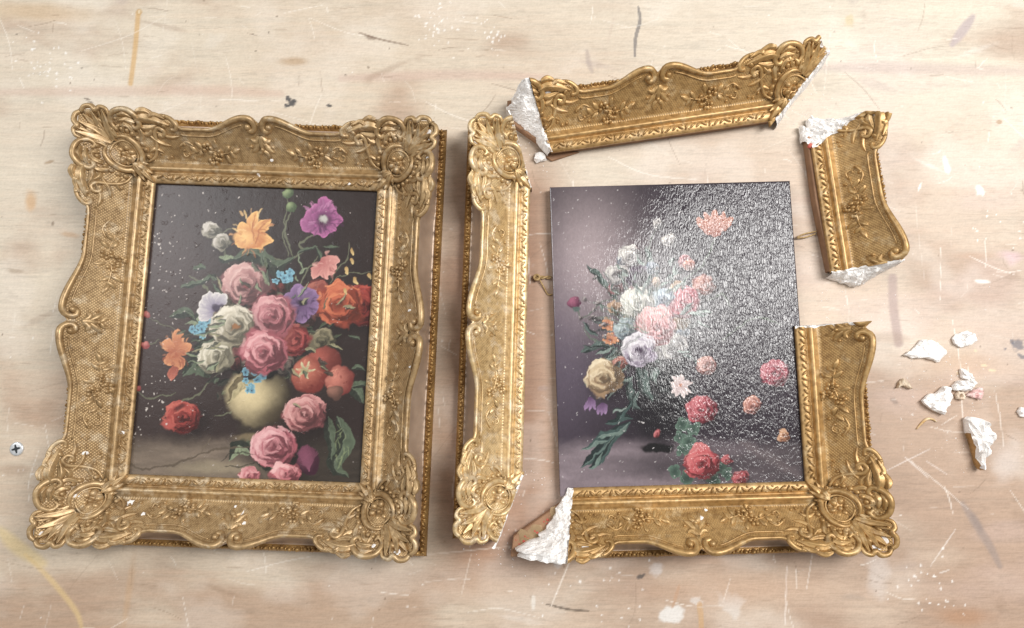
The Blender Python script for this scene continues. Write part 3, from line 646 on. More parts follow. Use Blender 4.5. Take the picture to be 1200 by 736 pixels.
def side_xy(k, u, v):
    eu, ev, L, off = SIDES[k]; u, v = np.asarray(u, float), np.asarray(v, float)
    return eu[0]*u+ev[0]*(off+v), eu[1]*u+ev[1]*(off+v)
def rail_mesh(k):
    L = SIDES[k][2]; s, E, u = _Etab[L]
    n = int((L+55)*2/2.2); sel = np.linspace(0, len(s)-1, n).astype(int); s, E = s[sel], E[sel]
    s[0], s[-1] = -1, 1
    rows = []; mats = []
    for v, z in SV: rows.append((np.full(n, v), np.full(n, z))); mats.append(0)
    for f in np.linspace(0, 1, 14)[1:]:
        v = V0+(E-V0)*f; rows.append((v, prof(v, E))); mats.append(1)
    for g, dz in ((0.04, 0.6), (0.08, 1.6)): rows.append((E+(VB-E)*g+0.3, prof(E, E)-dz)); mats.append(0)
    for g in (0.16, 0.3, 0.5, 0.7, 0.86, 1.0):
        v = E+np.maximum(VB-5.6-E, 0.3)*g+0.4; z = 15+(prof(E, E)-4-15)*(1-g)**1.7; rows.append((v, z)); mats.append(2)
    for v, z in ((VB-5.0, 15.2), (VB-3.5, 16.5), (VB-1.2, 16.2), (VB+0.6, 14), (VB+1.4, 11), (VB+0.6, 8), (VB-1, 6.5), (VB-1, 0)): rows.append((np.maximum(v, E*0+v), np.full(n, z))); mats.append(3)
    V = []
    for v, z in rows:
        uu = s*(L+v); x, y = side_xy(k, uu, v)
        d2 = (np.abs(x)-A-20)**2+(np.abs(y)-B-20)**2
        z = z+np.where((v > V0-3), 9.0*np.exp(-d2/20.0**2)*np.clip((z-14)/10, 0, 1), 0)
        V.append(np.stack([x, y, z], 1))
    V = np.concatenate(V); F = grid_faces(len(rows), n); mi = np.repeat(np.array(mats[1:]), n-1)
    # underside of the lip back to the timber
    x, y = side_xy(k, s*(L+7.0), np.full(n, 7.0)); o = len(V); V = np.vstack([V, np.stack([x, y, np.full(n, ZL)], 1)])
    F += [(o+j, o+j+1, j+1, j) for j in range(n-1)]; mi = np.concatenate([mi, np.full(n-1, 2)])
    return V, F, mi
# --- relief pieces: each returns (V, F) in frame coordinates
def tube(P, r, hc=0.6, seg=8, flat=1.15):
    n = len(P); r = np.broadcast_to(r, (n,)); T = np.gradient(P, axis=0); T /= np.maximum(np.linalg.norm(T, axis=1), 1e-6)[:, None]
    N = np.stack([-T[:, 1], T[:, 0]], 1); zc = Fz(P[:, 0], P[:, 1])
    kern = np.ones(5)/5; zp = np.pad(zc, 2, mode='edge'); zc = np.convolve(zp, kern, 'valid')
    V = []
    for i in range(n):
        for j in range(seg):
            a = 2*math.pi*j/seg
            V.append((P[i, 0]+N[i, 0]*r[i]*math.cos(a), P[i, 1]+N[i, 1]*r[i]*math.cos(a), zc[i]+r[i]*hc+r[i]*flat*math.sin(a)))
    F = grid_faces(n, seg, True)
    F.append(tuple(reversed(range(seg)))); F.append(tuple(range((n-1)*seg, n*seg)))
    return np.array(V), F
def dome(x, y, rx, ry, h, ang=0, sink=1.0, nr=4, ns=9, z0=None):
    h = h*1.35; V = []; ca, sa = math.cos(ang), math.sin(ang); zb = float(Fz(x, y)) if z0 is None else z0
    for i in range(nr):
        t = i/nr; rr = math.cos(t*math.pi/2); hh = h*math.sin(t*math.pi/2)-(sink if i == 0 else 0)
        for j in range(ns):
            a = 2*math.pi*j/ns; u, v = rx*rr*math.cos(a), ry*rr*math.sin(a)
            V.append((x+u*ca-v*sa, y+u*sa+v*ca, zb+hh))
    V.append((x, y, zb+h)); F = grid_faces(nr, ns, True)
    o = (nr-1)*ns; F += [(o+j, o+(j+1) % ns, len(V)-1) for j in range(ns)]
    return np.array(V), F
def leafp(pts, wd, h, lift=0.0, nt=10, nc=7, sink=1.2, serr=0.0):
    h = h*1.6; P = crom(pts, nt); T = np.gradient(P, axis=0); T /= np.maximum(np.linalg.norm(T, axis=1), 1e-6)[:, None]
    N = np.stack([-T[:, 1], T[:, 0]], 1); zc = Fz(P[:, 0], P[:, 1]); V = []
    for i in range(nt):
        t = i/(nt-1); hw = 0.5*wd*(0.12+0.88*math.sin(math.pi*min(1, 0.06+0.94*t)**0.85)**0.8)*(1+serr*math.sin(t*19))
        for j in range(nc):
            c = -1+2*j/(nc-1)
            hh = h*(1-c*c)**0.75*(1-0.5*math.exp(-(c/0.25)**2))*(0.45+0.55*math.sin(math.pi*(0.15+0.8*t)))-(sink if abs(c) > 0.99 else 0)
            V.append((P[i, 0]+N[i, 0]*hw*c, P[i, 1]+N[i, 1]*hw*c, zc[i]+hh+lift*t*t))
    F = [tuple(reversed(f)) for f in grid_faces(nt, nc)]
    return np.array(V), F
def join(parts):
    V = []; F = []; o = 0
    for v, f in parts: V.append(v); F += [tuple(i+o for i in q) for q in f]; o += len(v)
    return np.vstack(V), F
def spiral_end(cx, cy, r, a0, turns, n=12, shrink=0.35):
    return [(cx+r*(1-(1-shrink)*t)*math.cos(a0+turns*6.283*t), cy+r*(1-(1-shrink)*t)*math.sin(a0+turns*6.283*t)) for t in np.linspace(0, 1, n)]

def corner_elements():
    """list of (name, kind, data) in corner coordinates (p outward in x, q outward in y)"""
    o = -6.5; el = []
    def sh(pts): return [(p*0.87-1.9, q*0.87-1.9) for p, q in pts]
    def both(name, kind, pts, *args):
        el.append((name, kind, pts, args)); el.append((name, kind, [(q, p) for p, q in pts], args))
    c = 20.0
    arc = lambda R, a0, a1, n=9: [(c+R*math.cos(math.radians(t)), c+R*math.sin(math.radians(t))) for t in np.linspace(a0, a1, n)]
    both('scroll', 'tube', arc(14.0, 28, -112)+[(14, 4.5), (16, 8)], 24, (1.0, 2.7, 1.3))
    both('leaf', 'leaf', [(30, 4), (38, 2), (42, 8)], 5.5, 3, 0); both('leaf', 'leaf', [(34, 8), (40, 10), (44, 15)], 5.5, 3, 0)
    both('bead_row', 'beads', arc(19.3, 8, -88, 8), 2.3)
    both('scroll', 'tube', sh([(21, 5), (27, -4), (38, -8), (46, -9), (50, -14), (47, -19), (43, -17), (44, -14)]), 26, (1.0, 2.1, 1.8))
    both('scroll', 'tube', sh([(51, 25), (48, 29), (53, 33), (60, 30), (63.5, 22), (63, 13), (58, 6), (51, 4), (48, 9), (52, 12)]), 30, (1.4, 2.8, 1.5))
    both('leaf', 'leaf', sh([(53, 8), (55, 15), (54, 24)]), 6.5, 3.0, 0.5); both('leaf', 'leaf', sh([(57, 9), (60, 16), (58, 25)]), 5.5, 2.8, 0.5)
    both('leaf', 'leaf', sh([(46, 12), (50, 16), (50, 24)]), 5, 2.6, 0.4)
    both('leaf', 'leaf', sh([(55, 8), (58, -2), (56, -14), (52, -26)]), 9, 3.4, 0.0); both('leaf', 'leaf', sh([(50, 4), (50, -4), (52, -14)]), 6.5, 2.6, 0.0)
    both('leaf', 'leaf', sh([(44, 2), (46, -3), (50, -8)]), 6, 2.2, 0.0)
    both('leaf', 'leaf', sh([(62, 4), (64, -4), (60, -13)]), 6.5, 3.4, 0.0); both('leaf', 'leaf', sh([(56, -6), (61, -13), (57, -23)]), 6, 3.2, 0.0)
    both('scroll', 'tube', sh([(58, -12), (61, -18), (59, -27), (53, -33), (49, -32), (49, -28)]), 18, (1.0, 2.2, 1.4))
    both('drop', 'dome', sh([(60, -22)]), 2.6, 2.0, 2.6, 0.3); both('drop', 'dome', sh([(52, -21)]), 3.0, 1.8, 2.4, 0.3)
    both('bead_row', 'beads', sh([(57, 13), (60, 18), (59.5, 23.5), (56, 27.5)]), 1.2)
    both('leaf', 'leaf', sh([(43, -4), (38, -13), (36, -22)]), 4, 2.0, 0.0); both('leaf', 'leaf', sh([(47, -10), (43, -24), (44, -34)]), 3.6, 2.0, 0.0)
    both('leaf', 'leaf', sh([(30, 1), (33, -6), (30, -13)]), 3.6, 1.9, 0.0); both('leaf', 'leaf', sh([(50, 40), (56, 41.5), (61, 42)]), 3.0, 3.6, 1.0)
    both('bead_row', 'beads', sh([(29, -10), (26, -15), (27, -20)]), 1.3); both('leaf', 'leaf', sh([(44, 22), (49, 21), (54, 17)]), 3.6, 3.0, 0.0)
    both('leaf', 'leaf', sh([(36, 34), (48, 37), (62, 38)]), 8.5, 4.2, 1.0); both('leaf', 'leaf', sh([(36, 36), (46, 44), (60, 49)]), 9.5, 4.6, 1.5)
    el.append(('leaf', 'leaf', sh([(35, 35), (47, 47), (58, 58)]), (9.5, 5.0, 1.5)))
    both('leaf', 'leaf', sh([(40, 30), (46, 33), (52, 31)]), 6, 3.2, 0)
    both('scroll', 'tube', sh([(58, 33), (63.5, 35), (65.5, 41), (62, 45), (66, 50), (65.5, 57), (61, 61)]), 24, (1.2, 2.5, 1.8))
    both('drop', 'dome', sh([(54, 43.5)]), 3.6, 2.4, 3.4, 0.5); both('drop', 'dome', sh([(47, 33.5)]), 2.8, 2.0, 3.0, 0.1)
    both('leaf', 'leaf', [(13, 13), (6, 10), (-1, 6)], 6, 2.8, 0); el.append(('leaf', 'leaf', [(13, 13), (7, 7), (-1.5, -1.5)], (7.5, 3.6, 0)))
    both('leaf', 'leaf', [(12, 10), (8, 14), (2, 14)], 4.5, 2.0, 0)
    return el
def corner_xy(sx, sy, pts):
    P = np.array(pts, float); return np.stack([sx*(A+P[:, 0]), sy*(B+P[:, 1])], 1)
def build_el(kind, P, args, flip):
    if kind == 'tube':
        n, (r0, r1, r2) = args[0], args[1]; Q = crom(P, n); t = np.linspace(0, 1, n)
        r = np.where(t < 0.6, r0+(r1-r0)*np.sin(t/0.6*math.pi/2), r2+(r1-r2)*np.cos((t-0.6)/0.4*math.pi/2))
        V, F = tube(Q, r); v2, f2 = dome(Q[-1, 0], Q[-1, 1], r2*1.35, r2*1.35, r2*1.5); return join([(V, F), (v2, f2)])
    if kind == 'beads': return join([dome(x, y, args[0], args[0], args[0]*1.3, nr=3, ns=8) for x, y in P])
    if kind == 'leaf': return leafp(P, args[0], args[1], args[2] if len(args) > 2 else 0, serr=0.08)
    if kind == 'dome': return dome(P[0][0], P[0][1], args[0], args[1], args[2], args[3])
def rosette(x, y):
    out = [dome(x, y, 9.2, 9.2, 1.6, nr=3, ns=18)]; z = float(Fz(x, y))
    for i in range(6):
        a = i*math.pi/3+0.3; out.append(dome(x+6.2*math.cos(a), y+6.2*math.sin(a), 3.7, 3.0, 3.8, a, z0=z+0.4))
    out.append(dome(x, y, 2.5, 2.5, 4.0, z0=z+1.2))
    for i in range(6):
        a = i*math.pi/3+0.82; out.append(dome(x+8.6*math.cos(a), y+8.6*math.sin(a), 1.4, 0.9, 1.4, a, z0=z+0.3))
    return join(out)
def spray(k, sg, seed):
    """little applied flowers, leaves and stems on one half of a rail"""
    R = random.Random(seed); L = SIDES[k][2]; c0 = 57 if L > 120 else 47; out = []
    xy = lambda u, v: tuple(float(t) for t in side_xy(k, sg*u, v))
    sc = 1.0 if L > 120 else 0.82
    out.append(tube(crom([xy(c0-24*sc, 27), xy(c0-8*sc, 25), xy(c0+8*sc, 28), xy(c0+26*sc, 24)], 16), np.linspace(0.9, 0.5, 16), seg=6))
    for du, v in ((-6, 24), (5, 28.5), (1, 20.5)):
        u = c0+du*sc
        for i in range(5):
            a = i*1.257+R.random(); x, y = xy(u+3.2*math.cos(a), v+3.2*math.sin(a)); out.append(dome(x, y, 2.4, 1.9, 2.5, R.random()*3, nr=3, ns=7))
        x, y = xy(u, v); out.append(dome(x, y, 1.3, 1.3, 2.4, nr=3, ns=7))
    for du, v, lu, lv in ((-22, 26, -9, 3), (-20, 27, -5, -5), (-14, 25, -6, 6), (-15, 24, -4, -6), (11, 28, 6, 5), (12, 26, 7, -3), (18, 25, 6, 5), (-3, 29, -2, 6), (0, 19, 6, -2)):
        out.append(leafp([xy(c0+du*sc, v), xy(c0+(du+lu*.5)*sc, v+lv*.6), xy(c0+(du+lu)*sc, v+lv)], 4.4, 2.2, nt=6, nc=5))
    out.append(tube(crom([xy(c0+26*sc, 24), xy(c0+32*sc, 22), xy(c0+34*sc, 26), xy(c0+31*sc, 27)], 10), 0.9, seg=6))
    out.append(tube(crom([xy(c0+20*sc, 30), xy(c0+28*sc, 33), xy(c0+36*sc, 29)], 8), np.linspace(0.7, 1.3, 8), seg=6))
    for du, v in ((27, 24), (36, 29), (22, 21), (30, 31)):
        x, y = xy(c0+du*sc, v); out.append(dome(x, y, 1.5, 1.5, 1.9, nr=3, ns=7))
    return join(out)
def rim(k, sg):
    L = SIDES[k][2]
    us = np.linspace(L-30, 11, 26); pts = [side_xy(k, sg*u*(L+E_of(L, u))/(L+E_of(L, u)), E_of(L, u)-0.6) for u in us]
    e = float(E_of(L, 11.0))
    for u, v in ((7.5, e-0.9), (4.6, e-3.0), (3.6, e-6.5), (5.2, e-9.5), (8.4, e-9.6), (9.4, e-7.0)): pts.append(side_xy(k, sg*u, v))
    P = np.array([(float(a), float(b)) for a, b in pts]); Q = crom(P, 50); t = np.linspace(0, 1, 50)
    r = 1.5+1.5*sstep(0.2, 0.75, t)-0.4*sstep(0.85, 1, t)
    V, F = tube(Q, r, hc=0.2); d = dome(Q[-1, 0], Q[-1, 1], 3.4, 3.4, 4.0)
    # second fine bead inside the rim
    P2 = np.array([[float(c) for c in side_xy(k, sg*u, E_of(L, u)-5.0)] for u in np.linspace(L-32, 15, 26)])
    b = tube(P2, 0.8, seg=6)
    return join([(V, F), d, b])
def crest(k):
    xy = lambda u, v: tuple(float(t) for t in side_xy(k, u, v)); out = []
    for pts, w, h in (([(0, 38), (0, 33), (0, 27)], 6, 3.2), ([(1, 38), (5, 35), (9, 36)], 5, 2.6), ([(-1, 38), (-5, 35), (-9, 36)], 5, 2.6), ([(1, 35), (6, 30), (10, 27)], 5, 2.4), ([(-1, 35), (-6, 30), (-10, 27)], 5, 2.4), ([(0, 29), (4, 26), (4, 22)], 4, 2), ([(0, 29), (-4, 26), (-4, 22)], 4, 2)):
        out.append(leafp([xy(*p) for p in pts], w, h, nt=8, nc=5, serr=0.1))
    for u, v, r in ((0, 29, 2.2), (10, 31, 1.5), (-10, 31, 1.5)): x, y = xy(u, v); out.append(dome(x, y, r, r, r*1.2, nr=3, ns=8))
    return join(out)
def carving(k, which):
    L = SIDES[k][2]; out = []; R = random.Random(k*7+3)
    if which == 'sight':
        n = int(2*(L-4)/5.6)
        for i in range(n):
            u = -(L-4)+(i+0.5)*2*(L-4)/n; m = i % 4; a = (0.65, -0.65, 0.2, -0.2)[m]+R.uniform(-.12, .12)
            x, y = side_xy(k, u, 3.7+R.uniform(-.3, .3)); base = math.atan2(SIDES[k][0][1], SIDES[k][0][0])
            out.append(dome(float(x), float(y), 3.4, 1.25, 1.9, base+a+1.57*(m > 1)*0.6, nr=3, ns=7, sink=.6))
            x, y = side_xy(k, u+2.5, 1.6+4.4*(i % 2)); out.append(dome(float(x), float(y), 1.5, 1.0, 1.3, base-a, nr=2, ns=6, sink=.6))
    else:
        n = int(2*(L+VB-3)/7.0)
        for i in range(n):
            u = -(L+VB-3)+(i+0.5)*2*(L+VB-3)/n; base = math.atan2(SIDES[k][0][1], SIDES[k][0][0])
            x, y = side_xy(k, u, VB-2.2+R.uniform(-.6, .6)); out.append(dome(float(x), float(y), R.uniform(2.8, 4.2), R.uniform(1.8, 3.0), R.uniform(5.0, 6.6), base+R.uniform(-.9, .9), nr=3, ns=8, z0=12.6, sink=5))
            x, y = side_xy(k, u+3.5, VB-1.8); out.append(dome(float(x), float(y), 1.3, 3.2, 5.2, base+R.uniform(-.5,.5), nr=2, ns=6, z0=12.6, sink=5))
    return join(out)

# --- clipping by upright planes: (point, normal) in frame coordinates, keeps the side the normal points to
def line_plane(p0, p1, keep):
    p0, p1, keep = map(np.array, (p0, p1, keep)); d = p1-p0; n = np.array([-d[1], d[0]], float); n /= np.linalg.norm(n)
    if (keep-p0)@n < 0: n = -n
    return p0.astype(float), n
def add(name, VF, mats, parent, planes, origin, mi=None, kind=None):
    V, F = np.asarray(VF[0], float), VF[1]
    cut = []
    for p, n in planes:
        d = (V[:, :2]-p)@n
        if d.max() <= 0.05: return None
        if d.min() < 0: cut.append((p, n))
    o = mesh_obj(name, V, F, mats, parent, mi)
    me = o.data
    if cut:
        bm = bmesh.new(); bm.from_mesh(me)
        for p, n in cut:
            bmesh.ops.bisect_plane(bm, geom=bm.verts[:]+bm.edges[:]+bm.faces[:], plane_co=(p[0]*MM, p[1]*MM, 0), plane_no=(n[0], n[1], 0), clear_inner=True)
        bm.to_mesh(me); bm.free()
        if len(me.polygons) == 0:
            bpy.data.objects.remove(o); return None
    me.transform(__import__('mathutils').Matrix.Translation((-origin[0]*MM, -origin[1]*MM, 0)))
    if kind: o['kind'] = kind
    return o
EL = corner_elements()
def build_piece(name, pose, gkey, rails, corners, origin=(0, 0)):
    """rails: {side: planes}, corners: {(sx, sy): planes}; pose: (rot deg, tx, ty) of the whole frame in mm"""
    g = GOLDS[gkey]; th = math.radians(pose[0]); c, s = math.cos(th), math.sin(th)
    loc = ((pose[1]+c*origin[0]-s*origin[1])*MM, (pose[2]+s*origin[0]+c*origin[1])*MM, 0)
    root = empty(name, loc, th)
    for k, pl in rails.items():
        full = pl is not None; pls = (pl or [])
        V, F, mi = rail_mesh(k)
        r = add('rail', (V, F), [g['plain'], g['panel'], M_OUT, M_BACK], root, pls, origin, mi)
        if r is None: continue
        for sg in (-1, 1):
            add('rim', rim(k, sg), g['plain'], r, pls, origin); add('floral_spray', spray(k, sg, k*2+sg), g['plain'], r, pls, origin)
        add('crest_leaf', crest(k), g['plain'], r, pls, origin)
        add('sight_edge_carving', carving(k, 'sight'), g['plain'], r, pls, origin, kind='stuff')
        add('back_edge_carving', carving(k, 'back'), M_BACK, r, pls, origin, kind='stuff')
    for (sx, sy), pls in corners.items():
        flip = sx*sy < 0; P = corner_xy(sx, sy, [(20, 20)])[0]
        ring = [(20+10.6*math.cos(t), 20+10.6*math.sin(t)) for t in np.linspace(0, 6.283, 25)]
        V, F = tube(corner_xy(sx, sy, ring), 1.0, seg=6)
        co = add('corner_ornament', (V, F), g['plain'], root, pls, origin) or root
        add('rosette', rosette(P[0], P[1]), g['plain'], co, pls, origin)
        for nm, kind, pts, args in EL:
            if kind == 'dome': args = args[:3]+(math.atan2(sy*pts[0][1]-sy*12, sx*pts[0][0]-sx*12),)
            V, F = build_el(kind, corner_xy(sx, sy, pts), args, flip)
            add(nm, (V, F), g['plain'], co, pls, origin)
    return root

def plaster_break(root, origin, p0, p1, spread, outward, seed, zlow=2.0, over=2.2, nt=60, nw=18, top=None):
    """broken plaster face sloping from the gilt edge p0-p1 (frame mm) outward and down; spread = list of widths along the line"""
    p0, p1, n = np.array(p0, float), np.array(p1, float), np.array(outward, float); n /= np.linalg.norm(n)
    V = []
    for i in range(nt):
        t = i/(nt-1); b = p0+(p1-p0)*t; sp = np.interp(t, np.linspace(0, 1, len(spread)), spread)
        jag = over*(vnoise(t*9, seed*3.1, seed)+0.6*vnoise(t*23, seed, seed+1)-0.45)
        sp = sp*(0.72+0.4*vnoise(t*7, seed*1.7, seed+2)+0.25*vnoise(t*19, seed*2.3, seed+3))
        q = b-n*0.5; ft = float(Fz(q[0], q[1]))
        for j in range(nw):
            w = j/(nw-1)
            if j == 0: x = b-n*(max(jag, -0.2)+0.3); z = float(Fz(x[0], x[1]))+0.35
            elif j == nw-1: x = b+n*(sp+0.3); z = zlow-1.5
            else:
                ww = (j-1)/(nw-3)
                x = b+n*(sp*ww+0.2); lo = zlow+ (0.18*ft)
                z = ft+0.3-(ft-lo)*ww**2.0
                z += (vnoise(x[0]/1.7, x[1]/1.7, seed)-0.5)*3.2*min(1, sp/6)*(0.3 if j == 1 else 1)+(vnoise(x[0]/5, x[1]/5, seed+3)-0.5)*8*min(1, sp/10)*(0 if j == 1 else 1)
                z = max(z, zlow)
                x = x+np.array([(vnoise(x[0]*.9, x[1]*.9, seed+1)-.5), (vnoise(x[1]*.9, x[0]*.9, seed+2)-.5)])*1.2*(j > 1)
            V.append((x[0]-origin[0], x[1]-origin[1], z))
    F = grid_faces(nt, nw)
    # orientation: make faces look up
    a, b_, c_ = (np.array(V[i]) for i in F[len(F)//2][:3])
    if np.cross(b_-a, c_-a)[2] < 0: F = [tuple(reversed(f)) for f in F]
    V = np.array(V); o = len(V)
    return mesh_obj('plaster_break', V, F, M_PLASTER, root, smooth=False)
def timber(root, origin, poly, z0, z1, mat=None):
    V = [(x-origin[0], y-origin[1], z) for z in (z0, z1) for x, y in poly]; n = len(poly)
    F = [tuple(reversed(range(n))), tuple(range(n, 2*n))]+[(i, (i+1) % n, n+(i+1) % n, n+i) for i in range(n)]
    a = sum(poly[i][0]*poly[(i+1) % n][1]-poly[(i+1) % n][0]*poly[i][1] for i in range(n))
    if a < 0: F = [tuple(reversed(f)) for f in F]
    o = mesh_obj('timber_backing', V, F, mat or M_WOOD, root, smooth=False)
    bv = o.modifiers.new('bevel', 'BEVEL'); bv.width = 0.0006; bv.segments = 1
    return o
def chip(root, origin, x, y, r, seed, mat=None, name='plaster_chip', z=None, h=0.9):
    R = random.Random(seed); n = 9; V = []; zb = float(Fz(x, y)) if z is None else z
    for f, dz in ((1.0, -0.4), (0.75, h*0.7)):
        for i in range(n):
            a = i*6.283/n; rr = r*f*(0.65+0.7*R.random()); V.append((x+rr*math.cos(a)-origin[0], y+rr*0.8*math.sin(a)-origin[1], (float(Fz(x+rr*math.cos(a), y+rr*.8*math.sin(a))) if z is None else zb)+dz))
    V.append((x-origin[0], y-origin[1], zb+h)); F = grid_faces(2, n, True)+[(n+i, n+(i+1) % n, 2*n) for i in range(n)]
    return mesh_obj(name, V, F, mat or M_PLASTER, root, smooth=False)
def cpt(sx, sy, p, q): return (sx*(A+p), sy*(B+q))

# ------------------------------------------------------------------ paintings
def painting(name, pose, hw, hh, z0, z1, painter, mat, label, board_label=None):
    th = math.radians(pose[0]); root = empty(name, (pose[1]*MM, pose[2]*MM, z0*MM), th)
    V = [(sx*(hw-i), sy*(hh-i), z-z0) for z, i in ((z0, 0.3), (z1-0.5, 0.0)) for sx, sy in ((-1, -1), (1, -1), (1, 1), (-1, 1))]
    mesh_obj('support_board', V, [(3, 2, 1, 0), (4, 5, 6, 7), (0, 1, 5, 4), (1, 2, 6, 5), (2, 3, 7, 6), (3, 0, 4, 7)], M_BOARD, root, smooth=False)
    xs = np.linspace(-hw, hw, int(hw*2/0.6)); ys = np.linspace(-hh, hh, int(hh*2/0.6)); X, Y = np.meshgrid(xs, ys)
    c, s = math.cos(th), math.sin(th); PX, PY = plan(pose[1]+c*X-s*Y, pose[2]+s*X+c*Y, z1)
    Z = np.full_like(X, z1-z0)+0.07*(fbm(X/9, Y/9, 2, 1)-0.5)
    e = np.minimum(np.minimum(X+hw, hw-X), np.minimum(Y+hh, hh-Y)); Z = Z-0.45*(1-sstep(0, 0.8, e))
    fast_grid('painted_surface', X, Y, Z, painter(PX, PY), mat, root)
    tag(root, label, 'painting'); return root
P1 = (-2.1, -235.0, -16.0); PL = (1.55, 155.0, -21.3)
painting('oil_painting', P1, A+6, B+6, 0.0, 11.5, paint_one, M_PAINT1, 'dark oil painting of roses, tulip and peaches in a beige vase inside whole frame')
painting('oil_painting', (PL[0], PL[1]-2.6, PL[2]+0.6), 113, 142.5, 0.0, 11.5, paint_two, M_PAINT2, 'crackled glossy oil painting of mixed flowers with bare top and left edges')

# ------------------------------------------------------------------ the whole frame
f1 = build_piece('gilt_picture_frame', P1, 'antique', {k: [] for k in range(4)}, {(sx, sy): [] for sx in (-1, 1) for sy in (-1, 1)})
tag(f1, 'complete antique gold swept picture frame with scrolled corners around the vase painting', 'picture frame')
R = random.Random(4)
for i, (x, y, r) in enumerate(((0, B+30, 2.2), (6, B+22, 1.6), (-7, B+9, 1.6), (-A-26, B+34, 2.0), (-A-6, -B+38, 2.2), (-A-30, -B+20, 2.2), (-A-8, -B-26, 2.6), (-A+10, -B-22, 3.0), (-A+26, -B-30, 2.0), (-A-30, -B-16, 2.2), (-A+18, -B-40, 1.8),
                               (4, -B-26, 2.6), (10, -B-34, 1.8), (-3, -B-22, 1.4), (A-28, B+4, 2.0), (A+44, B+30, 2.2), (A+47, -B-40, 2.2), (A+20, -B-46, 2.0), (A+38, 20, 1.8), (A+48, B+44, 3.2), (A+50, B+36, 2.6), (A+49, B+20, 1.8), (A+40, -B-50, 3.0), (A+46, -B-10, 2.0), (A+42, -30, 1.6), (-A-48, -B-46, 2.4))):
    chip(f1, (0, 0), x, y, r, i+1)

# ------------------------------------------------------------------ the broken frame, four pieces
def brk(sx, sy, a, b, keep): return line_plane(cpt(sx, sy, *a), cpt(sx, sy, *b), keep)
# long left rail with both corners
PG = (-1.7, 118.0, -17.0)
o = (-A-28, 0.0)
pt = brk(-1, 1, (-3, -3), (22, 66), (-A-40, 0)); pb = brk(-1, -1, (-3, -1), (24, 66), (-A-40, 0))
lg = build_piece('broken_frame_rail', PG, 'pale', {1: [pt, pb], 0: [pt], 2: [pb]}, {(-1, 1): [pt], (-1, -1): [pb]}, o)
tag(lg, 'long straight pale gold frame rail with both carved corners, lying beside the whole frame', 'frame fragment')
plaster_break(lg, o, cpt(-1, 1, -2, -1), cpt(-1, 1, 20.5, 61), [0.8, 1.2, 1.4, 2.2, 1.2], (1, 0.4), 1, 0.5)
plaster_break(lg, o, cpt(-1, -1, -2, 1), cpt(-1, -1, 22, 61), [0.8, 1.2, 1.2, 1.8, 2.0], (1, -0.4), 2, 0.5)
lg.scale = (0.975, 0.972, 0.975)
timber(lg, o, [cpt(-1, 1, 1.5, -2), cpt(-1, 1, 22, 52), cpt(-1, 1, 59, 52), cpt(-1, -1, 59, 52), cpt(-1, -1, 22, 48), cpt(-1, -1, 1.5, -2)], 0, 12.2)
for i, (x, y, r) in enumerate(((-A-34, -B-44, 5), (-A-46, -B-38, 3), (-A-50, B+30, 2.0), (-A-30, -B-52, 3.4))): chip(lg, o, x, y, r, i+30, h=0.7)
# top rail
PT = (8.5, 159.6, 34.0); o = (0.0, B+28)
pl = brk(-1, 1, (-1, -3), (14, 66), (0, B+30)); pr = brk(1, 1, (2, -4), (58, 52), (0, B+40))
p6 = brk(1, 1, (52, 36), (38, 62), (0, B+40))
tp = build_piece('broken_frame_rail', PT, 'yellow', {0: [pl, pr, p6], 3: [pr, p6]}, {(-1, 1): [pl], (1, 1): [pr, p6]}, o)
plaster_break(tp, o, cpt(1, 1, 49, 41), cpt(1, 1, 41, 57), [3, 3.5, 2.5], (1, 0.6), 10, 4)
tag(tp, 'tilted gold frame rail with one carved corner and white broken plaster ends', 'frame fragment')
plaster_break(tp, o, cpt(-1, 1, -0.5, -1.5), cpt(-1, 1, 13, 57), [2, 6, 13, 20, 22, 10], (-1, 0.1), 3, 7)
plaster_break(tp, o, cpt(1, 1, 3.5, -1.5), cpt(1, 1, 50, 44), [6, 5, 4, 5, 7, 6], (1, -1), 4, 2)
timber(tp, o, [cpt(-1, 1, -3, 0.6), cpt(-1, 1, 32, 35), cpt(-1, 1, 32, 56), cpt(1, 1, 30, 56), cpt(1, 1, 30, 28), cpt(1, 1, 2, 0.6)], 0, 12.2)
timber(tp, o, [cpt(-1, 1, -2, -6), cpt(-1, 1, -30, -1), cpt(-1, 1, -2, 3), cpt(-1, 1, 8, 4)], 0.2, 3.0)
chip(tp, o, -A-9, B-0.5, 6.0, 51, z=3.0, h=6); chip(tp, o, -A+4, B+44, 2.6, 52); chip(tp, o, A+40, B+57, 5, 53, z=38, h=2)
# short right rail, upper half
PS = (6.0, 191.0, 26.0); o = (A+28, 65.0)
p1 = brk(1, 1, (-1.5, -16), (43, 7), (A+30, 60)); p2 = line_plane((A-2, 0.0), (A+70, 0.0), (A+30, 60))
p5 = brk(1, 1, (36, 5), (60, -7), (A+30, 60))
sm = build_piece('broken_frame_rail', PS, 'yellow', {3: [p1, p2, p5]}, {(1, 1): [p1, p5]}, o)
tag(sm, 'short bright gold frame fragment with lattice panel and white plaster at both ends', 'frame fragment')
plaster_break(sm, o, cpt(1, 1, -1.5, -16), cpt(1, 1, 38, 4.5), [10, 21, 24, 18, 10, 4], (-0.55, 1), 5, 4)
plaster_break(sm, o, cpt(1, 1, 35, 4.5), cpt(1, 1, 54, -4), [2, 2, 2], (0.45, 1), 9, 3)
plaster_break(sm, o, (A-1.5, 0.3), (A+50, 0.3), [3, 8, 13, 10, 3], (0, -1), 6, 2)
timber(sm, o, [(A-0.5, 2), (A+56, 2), (A+56, B-20), (A+20, B+6), (A-3, B-4), (A-4, 70)], 0, 12.0)
chip(sm, o, A-2, B-14, 3.2, 61, M_RED, 'red_bole_patch', z=15.0, h=1.2)
